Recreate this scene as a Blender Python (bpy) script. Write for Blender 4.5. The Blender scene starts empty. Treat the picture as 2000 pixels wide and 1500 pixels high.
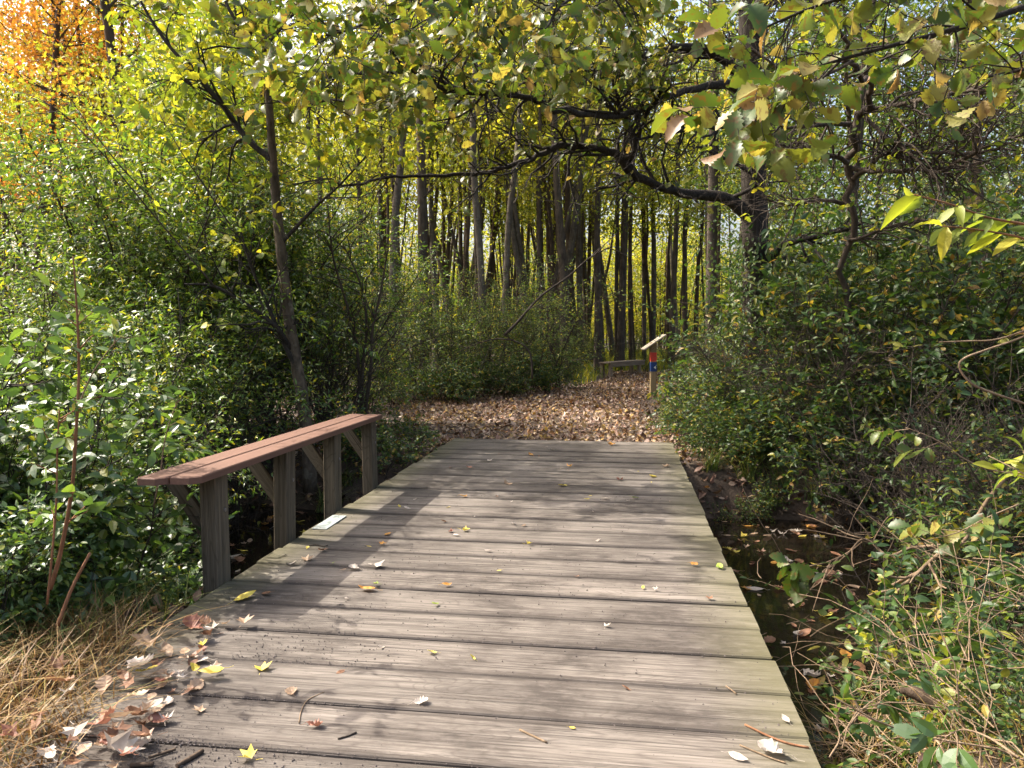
import bpy, math
import numpy as np
from mathutils import Vector

sc = bpy.context.scene
col = sc.collection
rng = np.random.default_rng(7)

# ------------------------------------------------------------------ camera, world, sun, exposure
CAM_Z, FPX, PITCH = 1.45, 1500.0, math.radians(3.814)
cam_d = bpy.data.cameras.new("camera"); cam = bpy.data.objects.new("camera", cam_d); col.objects.link(cam)
cam.location = (0, 0, CAM_Z); cam.rotation_euler = (math.radians(90) - PITCH, 0, 0)
cam_d.sensor_width = 36.0; cam_d.lens = 36.0 * FPX / 2000.0; cam_d.clip_end = 1500; cam_d.clip_start = 0.05
sc.camera = cam

SUN_EL = math.radians(47.0)
hx, hy = -0.525, 0.19
hl = math.hypot(hx, hy); hx /= hl; hy /= hl
SUN_DIR = Vector((hx * math.cos(SUN_EL), hy * math.cos(SUN_EL), math.sin(SUN_EL)))
world = bpy.data.worlds.new("World"); sc.world = world; world.use_nodes = True
wn = world.node_tree
bg = wn.nodes["Background"]
sky = wn.nodes.new("ShaderNodeTexSky"); sky.sky_type = 'NISHITA'; sky.sun_disc = False
sky.sun_elevation = SUN_EL; sky.sun_rotation = math.atan2(hx, hy); sky.air_density = 1.0; sky.dust_density = 8.0; sky.ozone_density = 1.0
wn.links.new(sky.outputs[0], bg.inputs[0]); bg.inputs[1].default_value = 0.15
sun_d = bpy.data.lights.new("sun", 'SUN'); sun = bpy.data.objects.new("sun", sun_d); col.objects.link(sun)
sun_d.energy = 2.9; sun_d.angle = math.radians(0.5); sun_d.color = (1.0, 0.93, 0.82)
sun.location = (-30, 12, 40); sun.rotation_euler = (-SUN_DIR).to_track_quat('-Z', 'Y').to_euler()

sc.view_settings.view_transform = 'Standard'; sc.view_settings.look = 'None'
sc.view_settings.exposure = 1.62; sc.view_settings.gamma = 1.0; sc.view_settings.use_curve_mapping = False
sc.render.engine = 'CYCLES'
cy = sc.cycles
cy.max_bounces = 7; cy.diffuse_bounces = 3; cy.glossy_bounces = 2; cy.transmission_bounces = 4; cy.transparent_max_bounces = 4
cy.caustics_reflective = False; cy.caustics_refractive = False
cy.sample_clamp_indirect = 6.0

# ------------------------------------------------------------------ placing helpers
cP, sP = math.cos(PITCH), math.sin(PITCH)
def P(px, py, D):
    """a point D metres ahead seen at photo pixel px, py"""
    X = (px - 1000) / FPX; Y = (750 - py) / FPX
    d = np.array([X, cP + Y * sP, -sP + Y * cP]); return np.array([0, 0, CAM_Z]) + d * (D / d[1])
def G(px, py, z=0.0):
    X = (px - 1000) / FPX; Y = (750 - py) / FPX
    d = np.array([X, cP + Y * sP, -sP + Y * cP]); return np.array([0, 0, CAM_Z]) + d * ((z - CAM_Z) / d[2])
def proj(p):
    p = np.asarray(p, float); x = p[..., 0]; y = p[..., 1]; z = p[..., 2] - CAM_Z
    f = y * cP - z * sP; u = y * sP + z * cP
    return 1000 + FPX * x / f, 750 - FPX * u / f
DO = np.array([-2.289, 0.0]); DA = math.radians(8.09)
DU = np.array([math.sin(DA), math.cos(DA)]); DV = np.array([math.cos(DA), -math.sin(DA)])
DECK_W = 2.945
def D2W(a, s, z=0.0):
    p = DO + DU * s + DV * a; return np.array([p[0], p[1], z])
def to_as(x, y):
    dx = x - DO[0]; dy = y - DO[1]; return dx * DV[0] + dy * DV[1], dx * DU[0] + dy * DU[1]
def sstep(t):
    t = np.clip(t, 0, 1); return t * t * (3 - 2 * t)
def wob(x, y):
    return (np.sin(x * 1.7 + y * 0.6) * np.cos(y * 1.3 - x * 0.4) * 0.5 + np.sin(x * 3.9 + 1.3) * np.sin(y * 4.3 + 0.5) * 0.3 + np.sin(x * 8.1 + y * 2) * np.sin(y * 9.3 - x) * 0.15)
WATER_Z = -0.60
def H(x, y):
    x = np.asarray(x, float); y = np.asarray(y, float)
    a, s = to_as(x, y)
    s_near = 5.0 - 0.55 * np.clip(a, 0, 2.945) + 0.62 * np.clip(a - 2.945, 0, 5) + .25 * np.clip(a - 4, 0, 3) - .25 * np.clip(-a, 0, 4) + .12 * np.sin(a * 2.3)
    s_far = 8.25 + .10 * np.clip(a - 1.5, -6, 8) + .35 * np.clip(-a, 0, 3) + .12 * np.sin(a * 1.9 + 1)
    q = np.maximum((s_near - s) / .75, s - s_far)
    bank = -0.07 + 0.05 * wob(x, y) * np.clip((np.abs(a - 1.47) - 1.3), 0, 1)
    bank = bank + 0.16 * np.exp(-((x + 2.3) ** 2 + (y - 2.6) ** 2) / 0.7) + 0.2 * np.exp(-((x - 3.4) ** 2 + (y - 3.0) ** 2) / 1.6)
    far = np.hypot(x, y)
    bank = bank + np.clip(far - 24, 0, 60) * 0.008
    return bank - (0.9 + bank) * (1 - sstep(q)) + 0.0

# ------------------------------------------------------------------ mesh building
class MB:
    def __init__(s): s.V = []; s.F = []; s.n = 0
    def add(s, v, faces, rnd=0.5, smooth=False, mat=0):
        v = np.asarray(v, float).reshape(-1, 3); s.V.append(v)
        if isinstance(faces, np.ndarray): faces = [faces]
        for f in faces:
            f = np.asarray(f, np.int64); r = np.broadcast_to(np.asarray(rnd, float), (len(f),)) if np.ndim(rnd) == 0 or len(np.atleast_1d(rnd)) == len(f) else np.repeat(rnd, len(f) // len(rnd))
            s.F.append((f + s.n, r, smooth, mat))
        s.n += len(v)
    def tube(s, pts, rad, m=5, rnd=0.5, cap=True, mat=0, smooth=True, lump=0.0):
        pts = np.asarray(pts, float); n = len(pts); rad = np.broadcast_to(np.asarray(rad, float), (n,))
        t = np.gradient(pts, axis=0); t /= np.linalg.norm(t, axis=1, keepdims=True) + 1e-12
        mt = np.abs(t.mean(axis=0)); ref = np.zeros(3); ref[int(np.argmin(mt))] = 1.0
        u = np.cross(t, ref); u /= np.linalg.norm(u, axis=1, keepdims=True) + 1e-12; w = np.cross(t, u)
        an = np.arange(m) * 2 * math.pi / m
        R = rad[:, None]
        if lump: R = R * (1 + lump * rng.normal(0, 1, (n, m)))
        else: R = np.broadcast_to(R, (n, m))
        v = pts[:, None, :] + R[:, :, None] * (np.cos(an)[None, :, None] * u[:, None, :] + np.sin(an)[None, :, None] * w[:, None, :])
        i = np.arange(n - 1)[:, None] * m; j = np.arange(m)[None, :]; j2 = (j + 1) % m
        f = np.stack([i + j, i + j2, i + m + j2, i + m + j], -1).reshape(-1, 4)
        s.add(v.reshape(-1, 3), f, rnd, smooth, mat)
        if cap:
            b = s.n - n * m
            for k0, rev in ((0, True), (n - 1, False)):
                ring = b + k0 * m + np.arange(m); ring = ring[::-1] if rev else ring
                s.F.append((ring[None, :], np.array([rnd if np.ndim(rnd) == 0 else 0.5]), False, mat))
    def box(s, c, size, rot=None, rnd=0.5, mat=0, bev=0.0):
        """a box; with bev its long edges are chamfered (octagonal section along the longest axis)"""
        hx_, hy_, hz_ = np.array(size) / 2.0
        if bev <= 0:
            v = np.array([[x, y, z] for x in (-hx_, hx_) for y in (-hy_, hy_) for z in (-hz_, hz_)])
            f = np.array([[0, 1, 3, 2], [4, 6, 7, 5], [0, 4, 5, 1], [2, 3, 7, 6], [0, 2, 6, 4], [1, 5, 7, 3]])
            fs = [f]
        else:
            ax = int(np.argmax(size)); o = [k for k in range(3) if k != ax]; h = [hx_, hy_, hz_]
            p, q = h[o[0]], h[o[1]]; b = bev
            sec = [(-p + b, -q), (p - b, -q), (p, -q + b), (p, q - b), (p - b, q), (-p + b, q), (-p, q - b), (-p, -q + b)]
            v = []
            for e, k in ((-h[ax], b), (-h[ax] + b, 0), (h[ax] - b, 0), (h[ax], b)):
                for (x, y) in sec:
                    r = [0, 0, 0]; r[ax] = e; r[o[0]] = x * (1 - k / p) if k else x; r[o[1]] = y * (1 - k / q) if k else y; v.append(r)
            v = np.array(v); f = []
            for k in range(3):
                for j in range(8): f.append([k * 8 + j, k * 8 + (j + 1) % 8, k * 8 + 8 + (j + 1) % 8, k * 8 + 8 + j])
            fs = [np.array(f), np.array([list(range(7, -1, -1)), list(range(24, 32))])]
        if rot is not None: v = v @ np.asarray(rot).T
        s.add(v + np.asarray(c, float), fs, rnd, False, mat)
    def build(s, name, mats, parent=None, loc=None, recalc=False):
        me = bpy.data.meshes.new(name)
        V = np.concatenate(s.V) if s.V else np.zeros((0, 3))
        me.vertices.add(len(V)); me.vertices.foreach_set("co", V.ravel().astype(np.float32))
        nl = sum(f.size for f, *_ in s.F); npoly = sum(len(f) for f, *_ in s.F)
        me.loops.add(nl); me.polygons.add(npoly)
        me.loops.foreach_set("vertex_index", np.concatenate([f.ravel() for f, *_ in s.F]).astype(np.int32))
        tot = np.concatenate([np.full(len(f), f.shape[1]) for f, *_ in s.F])
        st = np.concatenate([[0], np.cumsum(tot)[:-1]])
        me.polygons.foreach_set("loop_start", st.astype(np.int32))
        me.polygons.foreach_set("use_smooth", np.concatenate([np.full(len(f), sm) for f, r, sm, m in s.F]))
        me.polygons.foreach_set("material_index", np.concatenate([np.full(len(f), m) for f, r, sm, m in s.F]).astype(np.int32))
        at = me.attributes.new("rnd", 'FLOAT', 'FACE')
        at.data.foreach_set("value", np.concatenate([r for f, r, *_ in s.F]).astype(np.float32))
        for m in (mats if isinstance(mats, (list, tuple)) else [mats]): me.materials.append(m)
        me.update(calc_edges=True)
        if recalc:
            import bmesh
            bm = bmesh.new(); bm.from_mesh(me); bmesh.ops.recalc_face_normals(bm, faces=bm.faces); bm.to_mesh(me); bm.free()
        o = bpy.data.objects.new(name, me); col.objects.link(o)
        if parent is not None: o.parent = parent
        if loc is not None: o.location = loc
        return o

def tag(o, label=None, cat=None, group=None, kind=None):
    if label: o["label"] = label
    if cat: o["category"] = cat
    if group: o["group"] = group
    if kind: o["kind"] = kind
    return o
def thing(name, label, cat, loc=(0, 0, 0), rz=0.0, group=None, scale=None):
    o = bpy.data.objects.new(name, None); col.objects.link(o); o.empty_display_size = 0.2
    o.location = loc; o.rotation_euler = (0, 0, rz)
    if scale is not None: o.scale = scale if np.ndim(scale) else (scale,) * 3
    return tag(o, label, cat, group)
def place(meshes, name, label, cat, loc, rz=0.0, scale=1.0, group=None, tilt=(0, 0)):
    """a thing whose parts share the given mesh data: [(part name, mesh)]"""
    r = thing(name, label, cat, loc, rz, group, scale); r.rotation_euler = (tilt[0], tilt[1], rz)
    for pn, me in meshes:
        c = bpy.data.objects.new(pn, me); col.objects.link(c); c.parent = r
    return r
def data_only(o):
    me = o.data; bpy.data.objects.remove(o); return me

# ------------------------------------------------------------------ materials
def mat(name):
    m = bpy.data.materials.new(name); m.use_nodes = True; nt = m.node_tree
    return m, nt, nt.nodes["Principled BSDF"]
def nd(nt, t, **kw):
    n = nt.nodes.new(t)
    for k, v in kw.items():
        if k.startswith("i_"): n.inputs[k[2:]].default_value = v
        else: setattr(n, k, v)
    return n
def ramp(nt, fac, stops, interp='LINEAR'):
    r = nd(nt, "ShaderNodeValToRGB"); e = r.color_ramp.elements; r.color_ramp.interpolation = interp
    while len(e) < len(stops): e.new(0.5)
    for k, (p, c) in enumerate(stops):
        e[k].position = p; e[k].color = (*c, 1) if len(c) == 3 else c
    nt.links.new(fac, r.inputs[0]); return r.outputs[0]
def math_(nt, op, a, b=None, clamp=False):
    n = nd(nt, "ShaderNodeMath", operation=op, use_clamp=clamp)
    for k, v in enumerate((a, b)):
        if v is None: continue
        if isinstance(v, (int, float)): n.inputs[k].default_value = v
        else: nt.links.new(v, n.inputs[k])
    return n.outputs[0]
def mix(nt, fac, a, b, blend='MIX'):
    n = nd(nt, "ShaderNodeMix", data_type='RGBA', blend_type=blend)
    for k, v in ((0, fac), (6, a), (7, b)):
        if isinstance(v, (int, float)): n.inputs[k].default_value = v
        elif isinstance(v, tuple): n.inputs[k].default_value = (*v, 1)
        else: nt.links.new(v, n.inputs[k])
    return n.outputs[2]
def noise(nt, vec, scale, detail=4, rough=0.55, dist=0.0, loc=None, scl=None):
    if loc is not None or scl is not None:
        mp = nd(nt, "ShaderNodeMapping")
        if scl is not None: mp.inputs["Scale"].default_value = scl
        if loc is not None: mp.inputs["Location"].default_value = loc
        nt.links.new(vec, mp.inputs["Vector"]); vec = mp.outputs[0]
    n = nd(nt, "ShaderNodeTexNoise"); n.inputs["Scale"].default_value = scale; n.inputs["Detail"].default_value = detail
    n.inputs["Roughness"].default_value = rough; n.inputs["Distortion"].default_value = dist
    nt.links.new(vec, n.inputs["Vector"]); return n.outputs[0]
def bump(nt, h, strength, dist, bsdf):
    b = nd(nt, "ShaderNodeBump"); b.inputs["Strength"].default_value = strength; b.inputs["Distance"].default_value = dist
    nt.links.new(h, b.inputs["Height"]); nt.links.new(b.outputs[0], bsdf.inputs["Normal"])
def attr(nt, name="rnd"):
    return nd(nt, "ShaderNodeAttribute", attribute_name=name).outputs["Fac"]
def objc(nt):
    return nd(nt, "ShaderNodeTexCoord").outputs["Object"]

def leaf_mat(name, stops, rough=0.38, trans=0.42, spots=None, spec=0.5, tcol=(1.25, 1.2, 0.6)):
    m, nt, b = mat(name)
    c = ramp(nt, attr(nt), stops)
    if spots:
        n = noise(nt, objc(nt), spots[1], 3)
        c = mix(nt, math_(nt, 'MULTIPLY', ramp(nt, n, [(0.56, (0, 0, 0)), (0.64, (1, 1, 1))]), spots[2]), c, spots[0])
    nt.links.new(c, b.inputs["Base Color"]); b.inputs["Roughness"].default_value = rough
    b.inputs["Specular IOR Level"].default_value = spec
    if trans > 0:
        t = nd(nt, "ShaderNodeBsdfTranslucent"); nt.links.new(mix(nt, 1.0, c, tcol, 'MULTIPLY'), t.inputs[0])
        ms = nd(nt, "ShaderNodeMixShader"); ms.inputs[0].default_value = trans
        nt.links.new(b.outputs[0], ms.inputs[1]); nt.links.new(t.outputs[0], ms.inputs[2])
        nt.links.new(ms.outputs[0], nt.nodes["Material Output"].inputs[0])
    return m
def bark_mat(name, c1, c2, scale=14, stretch=0.22, bs=0.8, bd=0.02, lichen=None):
    m, nt, b = mat(name); oc = objc(nt)
    n = noise(nt, oc, scale, 6, 0.65, 0.6, scl=(1, 1, stretch)); n2 = noise(nt, oc, scale * 0.22, 3)
    c = ramp(nt, n, [(0.3, c1), (0.72, c2)])
    c = mix(nt, ramp(nt, n2, [(0.35, (0, 0, 0)), (0.75, (0.7, 0.7, 0.7))]), c, tuple(0.6 * k for k in c1))
    if lichen:
        n3 = noise(nt, oc, 9, 4, 0.6, loc=(3, 1, 7)); c = mix(nt, ramp(nt, n3, [(0.56, (0, 0, 0)), (0.66, (0.4, 0.4, 0.4))]), c, lichen)
    nt.links.new(c, b.inputs["Base Color"]); b.inputs["Roughness"].default_value = 0.9; b.inputs["Specular IOR Level"].default_value = 0.2
    bump(nt, n, bs, bd, b); return m

M = {}
M['glossy'] = leaf_mat("glossy_green_leaf", [(0, (.05, .10, .02)), (.4, (.10, .185, .03)), (.75, (.19, .28, .036)), (.92, (.29, .33, .036)), (1, (.5, .40, .04))], 0.42, 0.48, spec=1.0)
M['glossy_big'] = leaf_mat("glossy_broad_leaf", [(0, (.045, .09, .028)), (.5, (.09, .17, .042)), (.88, (.16, .25, .042)), (1, (.38, .34, .045))], 0.40, 0.40, spec=1.0)
M['thicket'] = leaf_mat("thicket_leaf", [(0, (.045, .085, .018)), (.5, (.10, .165, .026)), (.85, (.20, .25, .034)), (1, (.5, .40, .045))], 0.45, 0.48, spec=.8)
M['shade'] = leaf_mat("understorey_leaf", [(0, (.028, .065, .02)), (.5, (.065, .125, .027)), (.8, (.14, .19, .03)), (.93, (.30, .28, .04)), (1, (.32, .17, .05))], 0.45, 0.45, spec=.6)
M['oakleaf'] = leaf_mat("oak_leaf", [(0, (.045, .085, .018)), (.35, (.095, .14, .026)), (.65, (.18, .20, .032)), (.85, (.32, .28, .07)), (.94, (.30, .19, .09)), (1, (.16, .075, .03))], 0.42, 0.45, spots=((.14, .07, .02), 28, 0.75))
M['yellow'] = leaf_mat("yellow_leaf", [(0, (.16, .21, .03)), (.4, (.34, .37, .045)), (.8, (.54, .48, .06)), (1, (.60, .42, .05))], 0.5, 0.55)
M['yellow_green'] = leaf_mat("yellow_green_leaf", [(0, (.10, .15, .025)), (.4, (.22, .28, .034)), (.8, (.42, .40, .043)), (1, (.56, .43, .043))], 0.5, 0.55)
M['orange'] = leaf_mat("orange_leaf", [(0, (.46, .36, .05)), (.4, (.55, .34, .05)), (.8, (.56, .24, .05)), (1, (.45, .13, .05))], 0.5, 0.55, tcol=(1.2, 1.0, .7))
M['litter'] = leaf_mat("fallen_leaf", [(0, (.05, .024, .016)), (.3, (.14, .068, .042)), (.50, (.27, .155, .105)), (.78, (.47, .36, .28)), (.93, (.46, .30, .08)), (1, (.40, .17, .05))], 0.55, 0.15)
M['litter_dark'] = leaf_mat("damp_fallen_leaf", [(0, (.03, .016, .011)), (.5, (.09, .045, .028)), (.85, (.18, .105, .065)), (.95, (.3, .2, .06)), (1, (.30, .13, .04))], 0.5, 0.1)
M['straw'] = leaf_mat("dry_grass_blade", [(0, (.10, .05, .018)), (.5, (.26, .145, .045)), (.85, (.40, .27, .10)), (1, (.16, .19, .035))], 0.55, 0.3, tcol=(1.1, 1.0, .8))
M['grass'] = leaf_mat("green_grass_blade", [(0, (.04, .08, .015)), (.6, (.09, .15, .03)), (1, (.3, .28, .07))], 0.45, 0.35)
M['twig'] = bark_mat("twig_bark", (.035, .027, .021), (.11, .09, .072), 30)
M['twig_pale'] = bark_mat("dry_stem_bark", (.17, .115, .07), (.34, .25, .165), 30)
M['cane'] = bark_mat("reddish_cane_bark", (.20, .09, .045), (.34, .18, .10), 22)
M['oakbark'] = bark_mat("oak_bark", (.018, .014, .011), (.085, .070, .057), 26, 0.16, 1.0, 0.035)
M['limb'] = bark_mat("limb_bark", (.020, .017, .014), (.085, .072, .060), 40, 0.5, 1.0, 0.02)
M['greybark'] = bark_mat("grey_bark", (.07, .056, .044), (.19, .16, .125), 16, 0.2, 0.8, 0.02, lichen=(.24, .225, .17))
M['slimbark'] = bark_mat("mottled_brown_bark", (.05, .038, .026), (.20, .155, .11), 22, .35, 1.0, .02, lichen=(.20, .185, .14))
M['darkbark'] = bark_mat("dark_bark", (.052, .041, .032), (.155, .122, .095), 18, 0.15, 0.9, 0.03)
M['brownbark'] = bark_mat("brown_bark", (.055, .038, .026), (.14, .10, .07), 16, 0.18)

# soil
m, nt, b = mat("forest_soil"); oc = objc(nt)
n1 = noise(nt, oc, 2.2, 6); n2 = noise(nt, oc, 26, 5, 0.7)
c = mix(nt, n2, ramp(nt, n1, [(.3, (.030, .020, .014)), (.7, (.075, .05, .035))]), (.10, .072, .05))
nt.links.new(c, b.inputs["Base Color"]); b.inputs["Roughness"].default_value = 0.95; bump(nt, n2, 0.8, 0.03, b); M['soil'] = m
# water
m, nt, b = mat("stream_water"); oc = objc(nt)
b.inputs["Base Color"].default_value = (.012, .009, .006, 1); b.inputs["Roughness"].default_value = 0.05; b.inputs["Specular IOR Level"].default_value = 0.5
bump(nt, noise(nt, oc, 7, 3), 0.06, 0.02, b); M['water'] = m

def wood_mat(name, dark, light, dirt, moss=True, streak=1.0, axis=0, edge=None):
    """weathered timber, grain along local axis"""
    m, nt, b = mat(name); oc = objc(nt); r = attr(nt)
    sp = nd(nt, "ShaderNodeSeparateXYZ"); nt.links.new(oc, sp.inputs[0])
    xs = [sp.outputs[0], sp.outputs[1], sp.outputs[2]]
    along = xs[axis]; others = [xs[k] for k in range(3) if k != axis]
    cb = nd(nt, "ShaderNodeCombineXYZ")
    nt.links.new(math_(nt, 'ADD', along, math_(nt, 'MULTIPLY', r, 37.0)), cb.inputs[0]); nt.links.new(others[0], cb.inputs[1])
    nt.links.new(math_(nt, 'ADD', others[1], math_(nt, 'MULTIPLY', r, 11.0)), cb.inputs[2]); v = cb.outputs[0]
    g1 = noise(nt, v, 1.0, 9, 0.68, 0.15, scl=(1.9, 62, 40))
    g2 = noise(nt, v, 1.0, 4, 0.6, 0.1, scl=(0.7, 120, 70), loc=(5, 0, 0))
    # growth-ring figure: thin contour lines of a stretched field
    fld = noise(nt, v, 1.0, 2, 0.5, 0.3, scl=(0.75, 4.2, 4.2), loc=(2, 3, 1))
    rings = math_(nt, 'ABSOLUTE', math_(nt, 'SINE', math_(nt, 'MULTIPLY', fld, 75.0)))
    c = ramp(nt, g1, [(.30, dark), (.49, tuple((a * .45 + b_ * .55) for a, b_ in zip(dark, light))), (.70, light)])
    rt = math_(nt, 'ADD', 0.78, math_(nt, 'MULTIPLY', r, 0.36))
    cc = nd(nt, "ShaderNodeCombineColor"); [nt.links.new(rt, cc.inputs[k]) for k in range(3)]
    c = mix(nt, 1.0, c, cc.outputs[0], 'MULTIPLY')
    c = mix(nt, math_(nt, 'MULTIPLY', ramp(nt, rings, [(.0, (1, 1, 1)), (.45, (0, 0, 0))]), 0.38 * streak), c, dark)
    crack = ramp(nt, g2, [(.33, (1, 1, 1)), (.40, (0, 0, 0))])
    c = mix(nt, math_(nt, 'MULTIPLY', crack, 0.85 * streak), c, tuple(.25 * k for k in dark))
    h = math_(nt, 'SUBTRACT', math_(nt, 'ADD', g1, math_(nt, 'MULTIPLY', rings, 0.15)), math_(nt, 'MULTIPLY', crack, 0.8))
    if dirt:
        d1 = noise(nt, oc, 1.0, 6, 0.62, 0.4, scl=(1.3, 1.9, 1)); d2 = noise(nt, oc, 1.0, 5, 0.7, 0, scl=(7, 16, 1), loc=(9, 4, 0))
        df = math_(nt, 'MULTIPLY', ramp(nt, d1, [(.42, (0, 0, 0)), (.60, (1, 1, 1))]), ramp(nt, d2, [(.32, (.25, .25, .25)), (.56, (1, 1, 1))]))
        if edge:   # tracked-in earth at the near corner and along its end
            e1 = nd(nt, "ShaderNodeVectorMath", operation='DISTANCE'); nt.links.new(oc, e1.inputs[0]); e1.inputs[1].default_value = (0.75, 2.75, 0)
            ef = ramp(nt, math_(nt, 'ADD', e1.outputs["Value"], math_(nt, 'MULTIPLY', d2, 0.9)), [(.45, (1, 1, 1)), (1.0, (0, 0, 0))])
            df = math_(nt, 'MAXIMUM', df, ef)
        c = mix(nt, math_(nt, 'MULTIPLY', df, 0.85), c, dirt)
    if moss:
        fr = math_(nt, 'FRACT', math_(nt, 'DIVIDE', math_(nt, 'SUBTRACT', xs[1], 1.05), .343))
        ed = math_(nt, 'MINIMUM', fr, math_(nt, 'ABSOLUTE', math_(nt, 'SUBTRACT', .965, fr)))
        en = noise(nt, oc, 1.0, 5, .7, scl=(5, 22, 1), loc=(3, 7, 0))
        ef2 = ramp(nt, math_(nt, 'SUBTRACT', ed, math_(nt, 'MULTIPLY', math_(nt, 'SUBTRACT', en, .22), .30)), [(.0, (1, 1, 1)), (.035, (0, 0, 0))])
        c = mix(nt, math_(nt, 'MULTIPLY', ef2, .6), c, (.045, .036, .03))
        ex = math_(nt, 'MINIMUM', math_(nt, 'ABSOLUTE', xs[0]), math_(nt, 'ABSOLUTE', math_(nt, 'SUBTRACT', DECK_W, xs[0])))
        mn = noise(nt, oc, 3.0, 5, 0.65, loc=(1, 8, 0))
        mf = math_(nt, 'MULTIPLY', ramp(nt, math_(nt, 'ADD', ex, math_(nt, 'MULTIPLY', mn, 0.25)), [(.14, (1, 1, 1)), (.46, (0, 0, 0))]), 0.5)
        c = mix(nt, mf, c, (.13, .122, .055))
    nt.links.new(c, b.inputs["Base Color"]); b.inputs["Roughness"].default_value = 0.82; b.inputs["Specular IOR Level"].default_value = 0.3
    bump(nt, h, 0.55, 0.006, b); return m
M['deck'] = wood_mat("weathered_deck_boards", (.055, .044, .036), (.256, .224, .193), (.040, .032, .027), True, 1.0, 0, True)
M['post'] = wood_mat("weathered_post_timber", (.048, .038, .025), (.165, .132, .09), None, False, 1.3, 2)
M['beam'] = wood_mat("weathered_beam_timber", (.05, .042, .034), (.17, .145, .115), None, False, 1.0, 1)
M['benchwood'] = wood_mat("old_bench_timber", (.17, .12, .085), (.42, .32, .23), None, False, 1.0, 0)
M['freshpost'] = wood_mat("tan_post_timber", (.22, .16, .08), (.36, .27, .15), None, False, .5, 2)
def plain(name, c, rough=0.6, spec=0.4, var=0.15, ns=30, scl=None, bumpv=0.0):
    m, nt, b = mat(name); n = noise(nt, objc(nt), ns, 4, scl=scl)
    nt.links.new(mix(nt, n, tuple(k * (1 - var) for k in c), tuple(min(1, k * (1 + var)) for k in c)), b.inputs["Base Color"])
    b.inputs["Roughness"].default_value = rough; b.inputs["Specular IOR Level"].default_value = spec
    if bumpv: bump(nt, n, bumpv, 0.003, b)
    return m
M['redboard'] = plain("red_brown_composite_board", (.145, .078, .055), 0.72, 0.3, 0.3, 1.0, (60, 2, 60), 0.12)
M['bolt'] = plain("dull_steel", (.22, .21, .20), 0.45, 0.5); M['bolt'].node_tree.nodes["Principled BSDF"].inputs["Metallic"].default_value = 0.8
M['red'] = plain("red_band_paint", (.62, .06, .04), 0.5); M['blue'] = plain("blue_band_paint", (.015, .045, .17), 0.5)
M['panel'] = plain("pale_board", (.36, .31, .24), 0.5); M['white'] = plain("white_paint", (.75, .78, .74), 0.5, var=.05)
M['grit'] = plain("grit", (.13, .11, .10), 0.9, 0.2, 0.6, 60)
m, nt, b = mat("plaque_face"); oc = objc(nt)
n = noise(nt, oc, 14, 3, 0.5, 0.3, loc=(4, 2, 0))
sp = nd(nt, "ShaderNodeSeparateXYZ"); nt.links.new(oc, sp.inputs[0])
mid = ramp(nt, math_(nt, 'ABSOLUTE', sp.outputs[0]), [(.022, (1, 1, 1)), (.034, (0, 0, 0))])
c = mix(nt, math_(nt, 'MULTIPLY', math_(nt, 'MULTIPLY', ramp(nt, n, [(.5, (0, 0, 0)), (.56, (1, 1, 1))]), mid), .85), (.42, .46, .44), (.17, .22, .21))
nt.links.new(c, b.inputs["Base Color"]); b.inputs["Roughness"].default_value = 0.4; M['plaque'] = m

# ------------------------------------------------------------------ leaf shapes (length 1 along +Y, face up +Z)
def strip_leaf(ys, ws, fold=0.25, droop=0.25, cup=0.0):
    v = []; f4 = []; f3 = []
    n = len(ys)
    for y, w in zip(ys, ws):
        z = -droop * y * y
        for sx in (-1, 0, 1): v.append((sx * w, y, z + fold * abs(sx) * w - cup * w * w))
    for k in range(n - 1):
        a = 3 * k; b_ = a + 3; f4 += [[a, a + 1, b_ + 1, b_], [a + 1, a + 2, b_ + 2, b_ + 1]]
    return np.array(v), [np.array(f4)]
def diamond_leaf(w=.26, fold=.2, droop=.2):
    v = np.array([(0, 0, 0), (w, .45, fold * w - droop * .2), (0, 1, -droop), (-w, .45, fold * w - droop * .2)]); return v, [np.array([[0, 1, 2], [0, 2, 3]])]
T_OVAL = strip_leaf([0, .18, .45, .75, 1], [.01, .17, .255, .17, .0], .22, .22)
T_LANCE = strip_leaf([0, .25, .55, 1], [.01, .15, .16, .0], .25, .35)
T_LONG = strip_leaf([0, .1, .3, .55, .8, 1], [.015, .06, .17, .2, .12, .0], .3, .3)
T_OAK = strip_leaf([0, .1, .2, .27, .37, .45, .55, .63, .73, .80, .90, 1], [.012, .06, .18, .13, .28, .22, .37, .28, .37, .25, .22, .03], .22, .28)
T_DIA = diamond_leaf()
T_DIAW = diamond_leaf(.36, .25, .15)
def star_leaf(curl=0.25):
    pr = [(.1, 180), (.55, 112), (.42, 82), (.85, 48), (.5, 22), (1.0, 0), (.5, -22), (.85, -48), (.42, -82), (.55, -112)]
    v = [(0, .32, 0)]
    for r_, a_ in pr:
        x = r_ * .6 * math.sin(math.radians(a_)); y = .32 + r_ * .6 * math.cos(math.radians(a_)); v.append((x, y, curl * r_ * r_))
    f = [[0, k, k % 10 + 1] for k in range(1, 11)]
    return np.array(v), [np.array(f)]
T_STAR = star_leaf()
def unit(a):
    a = np.asarray(a, float); return a / (np.linalg.norm(a, axis=-1, keepdims=True) + 1e-12)
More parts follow.
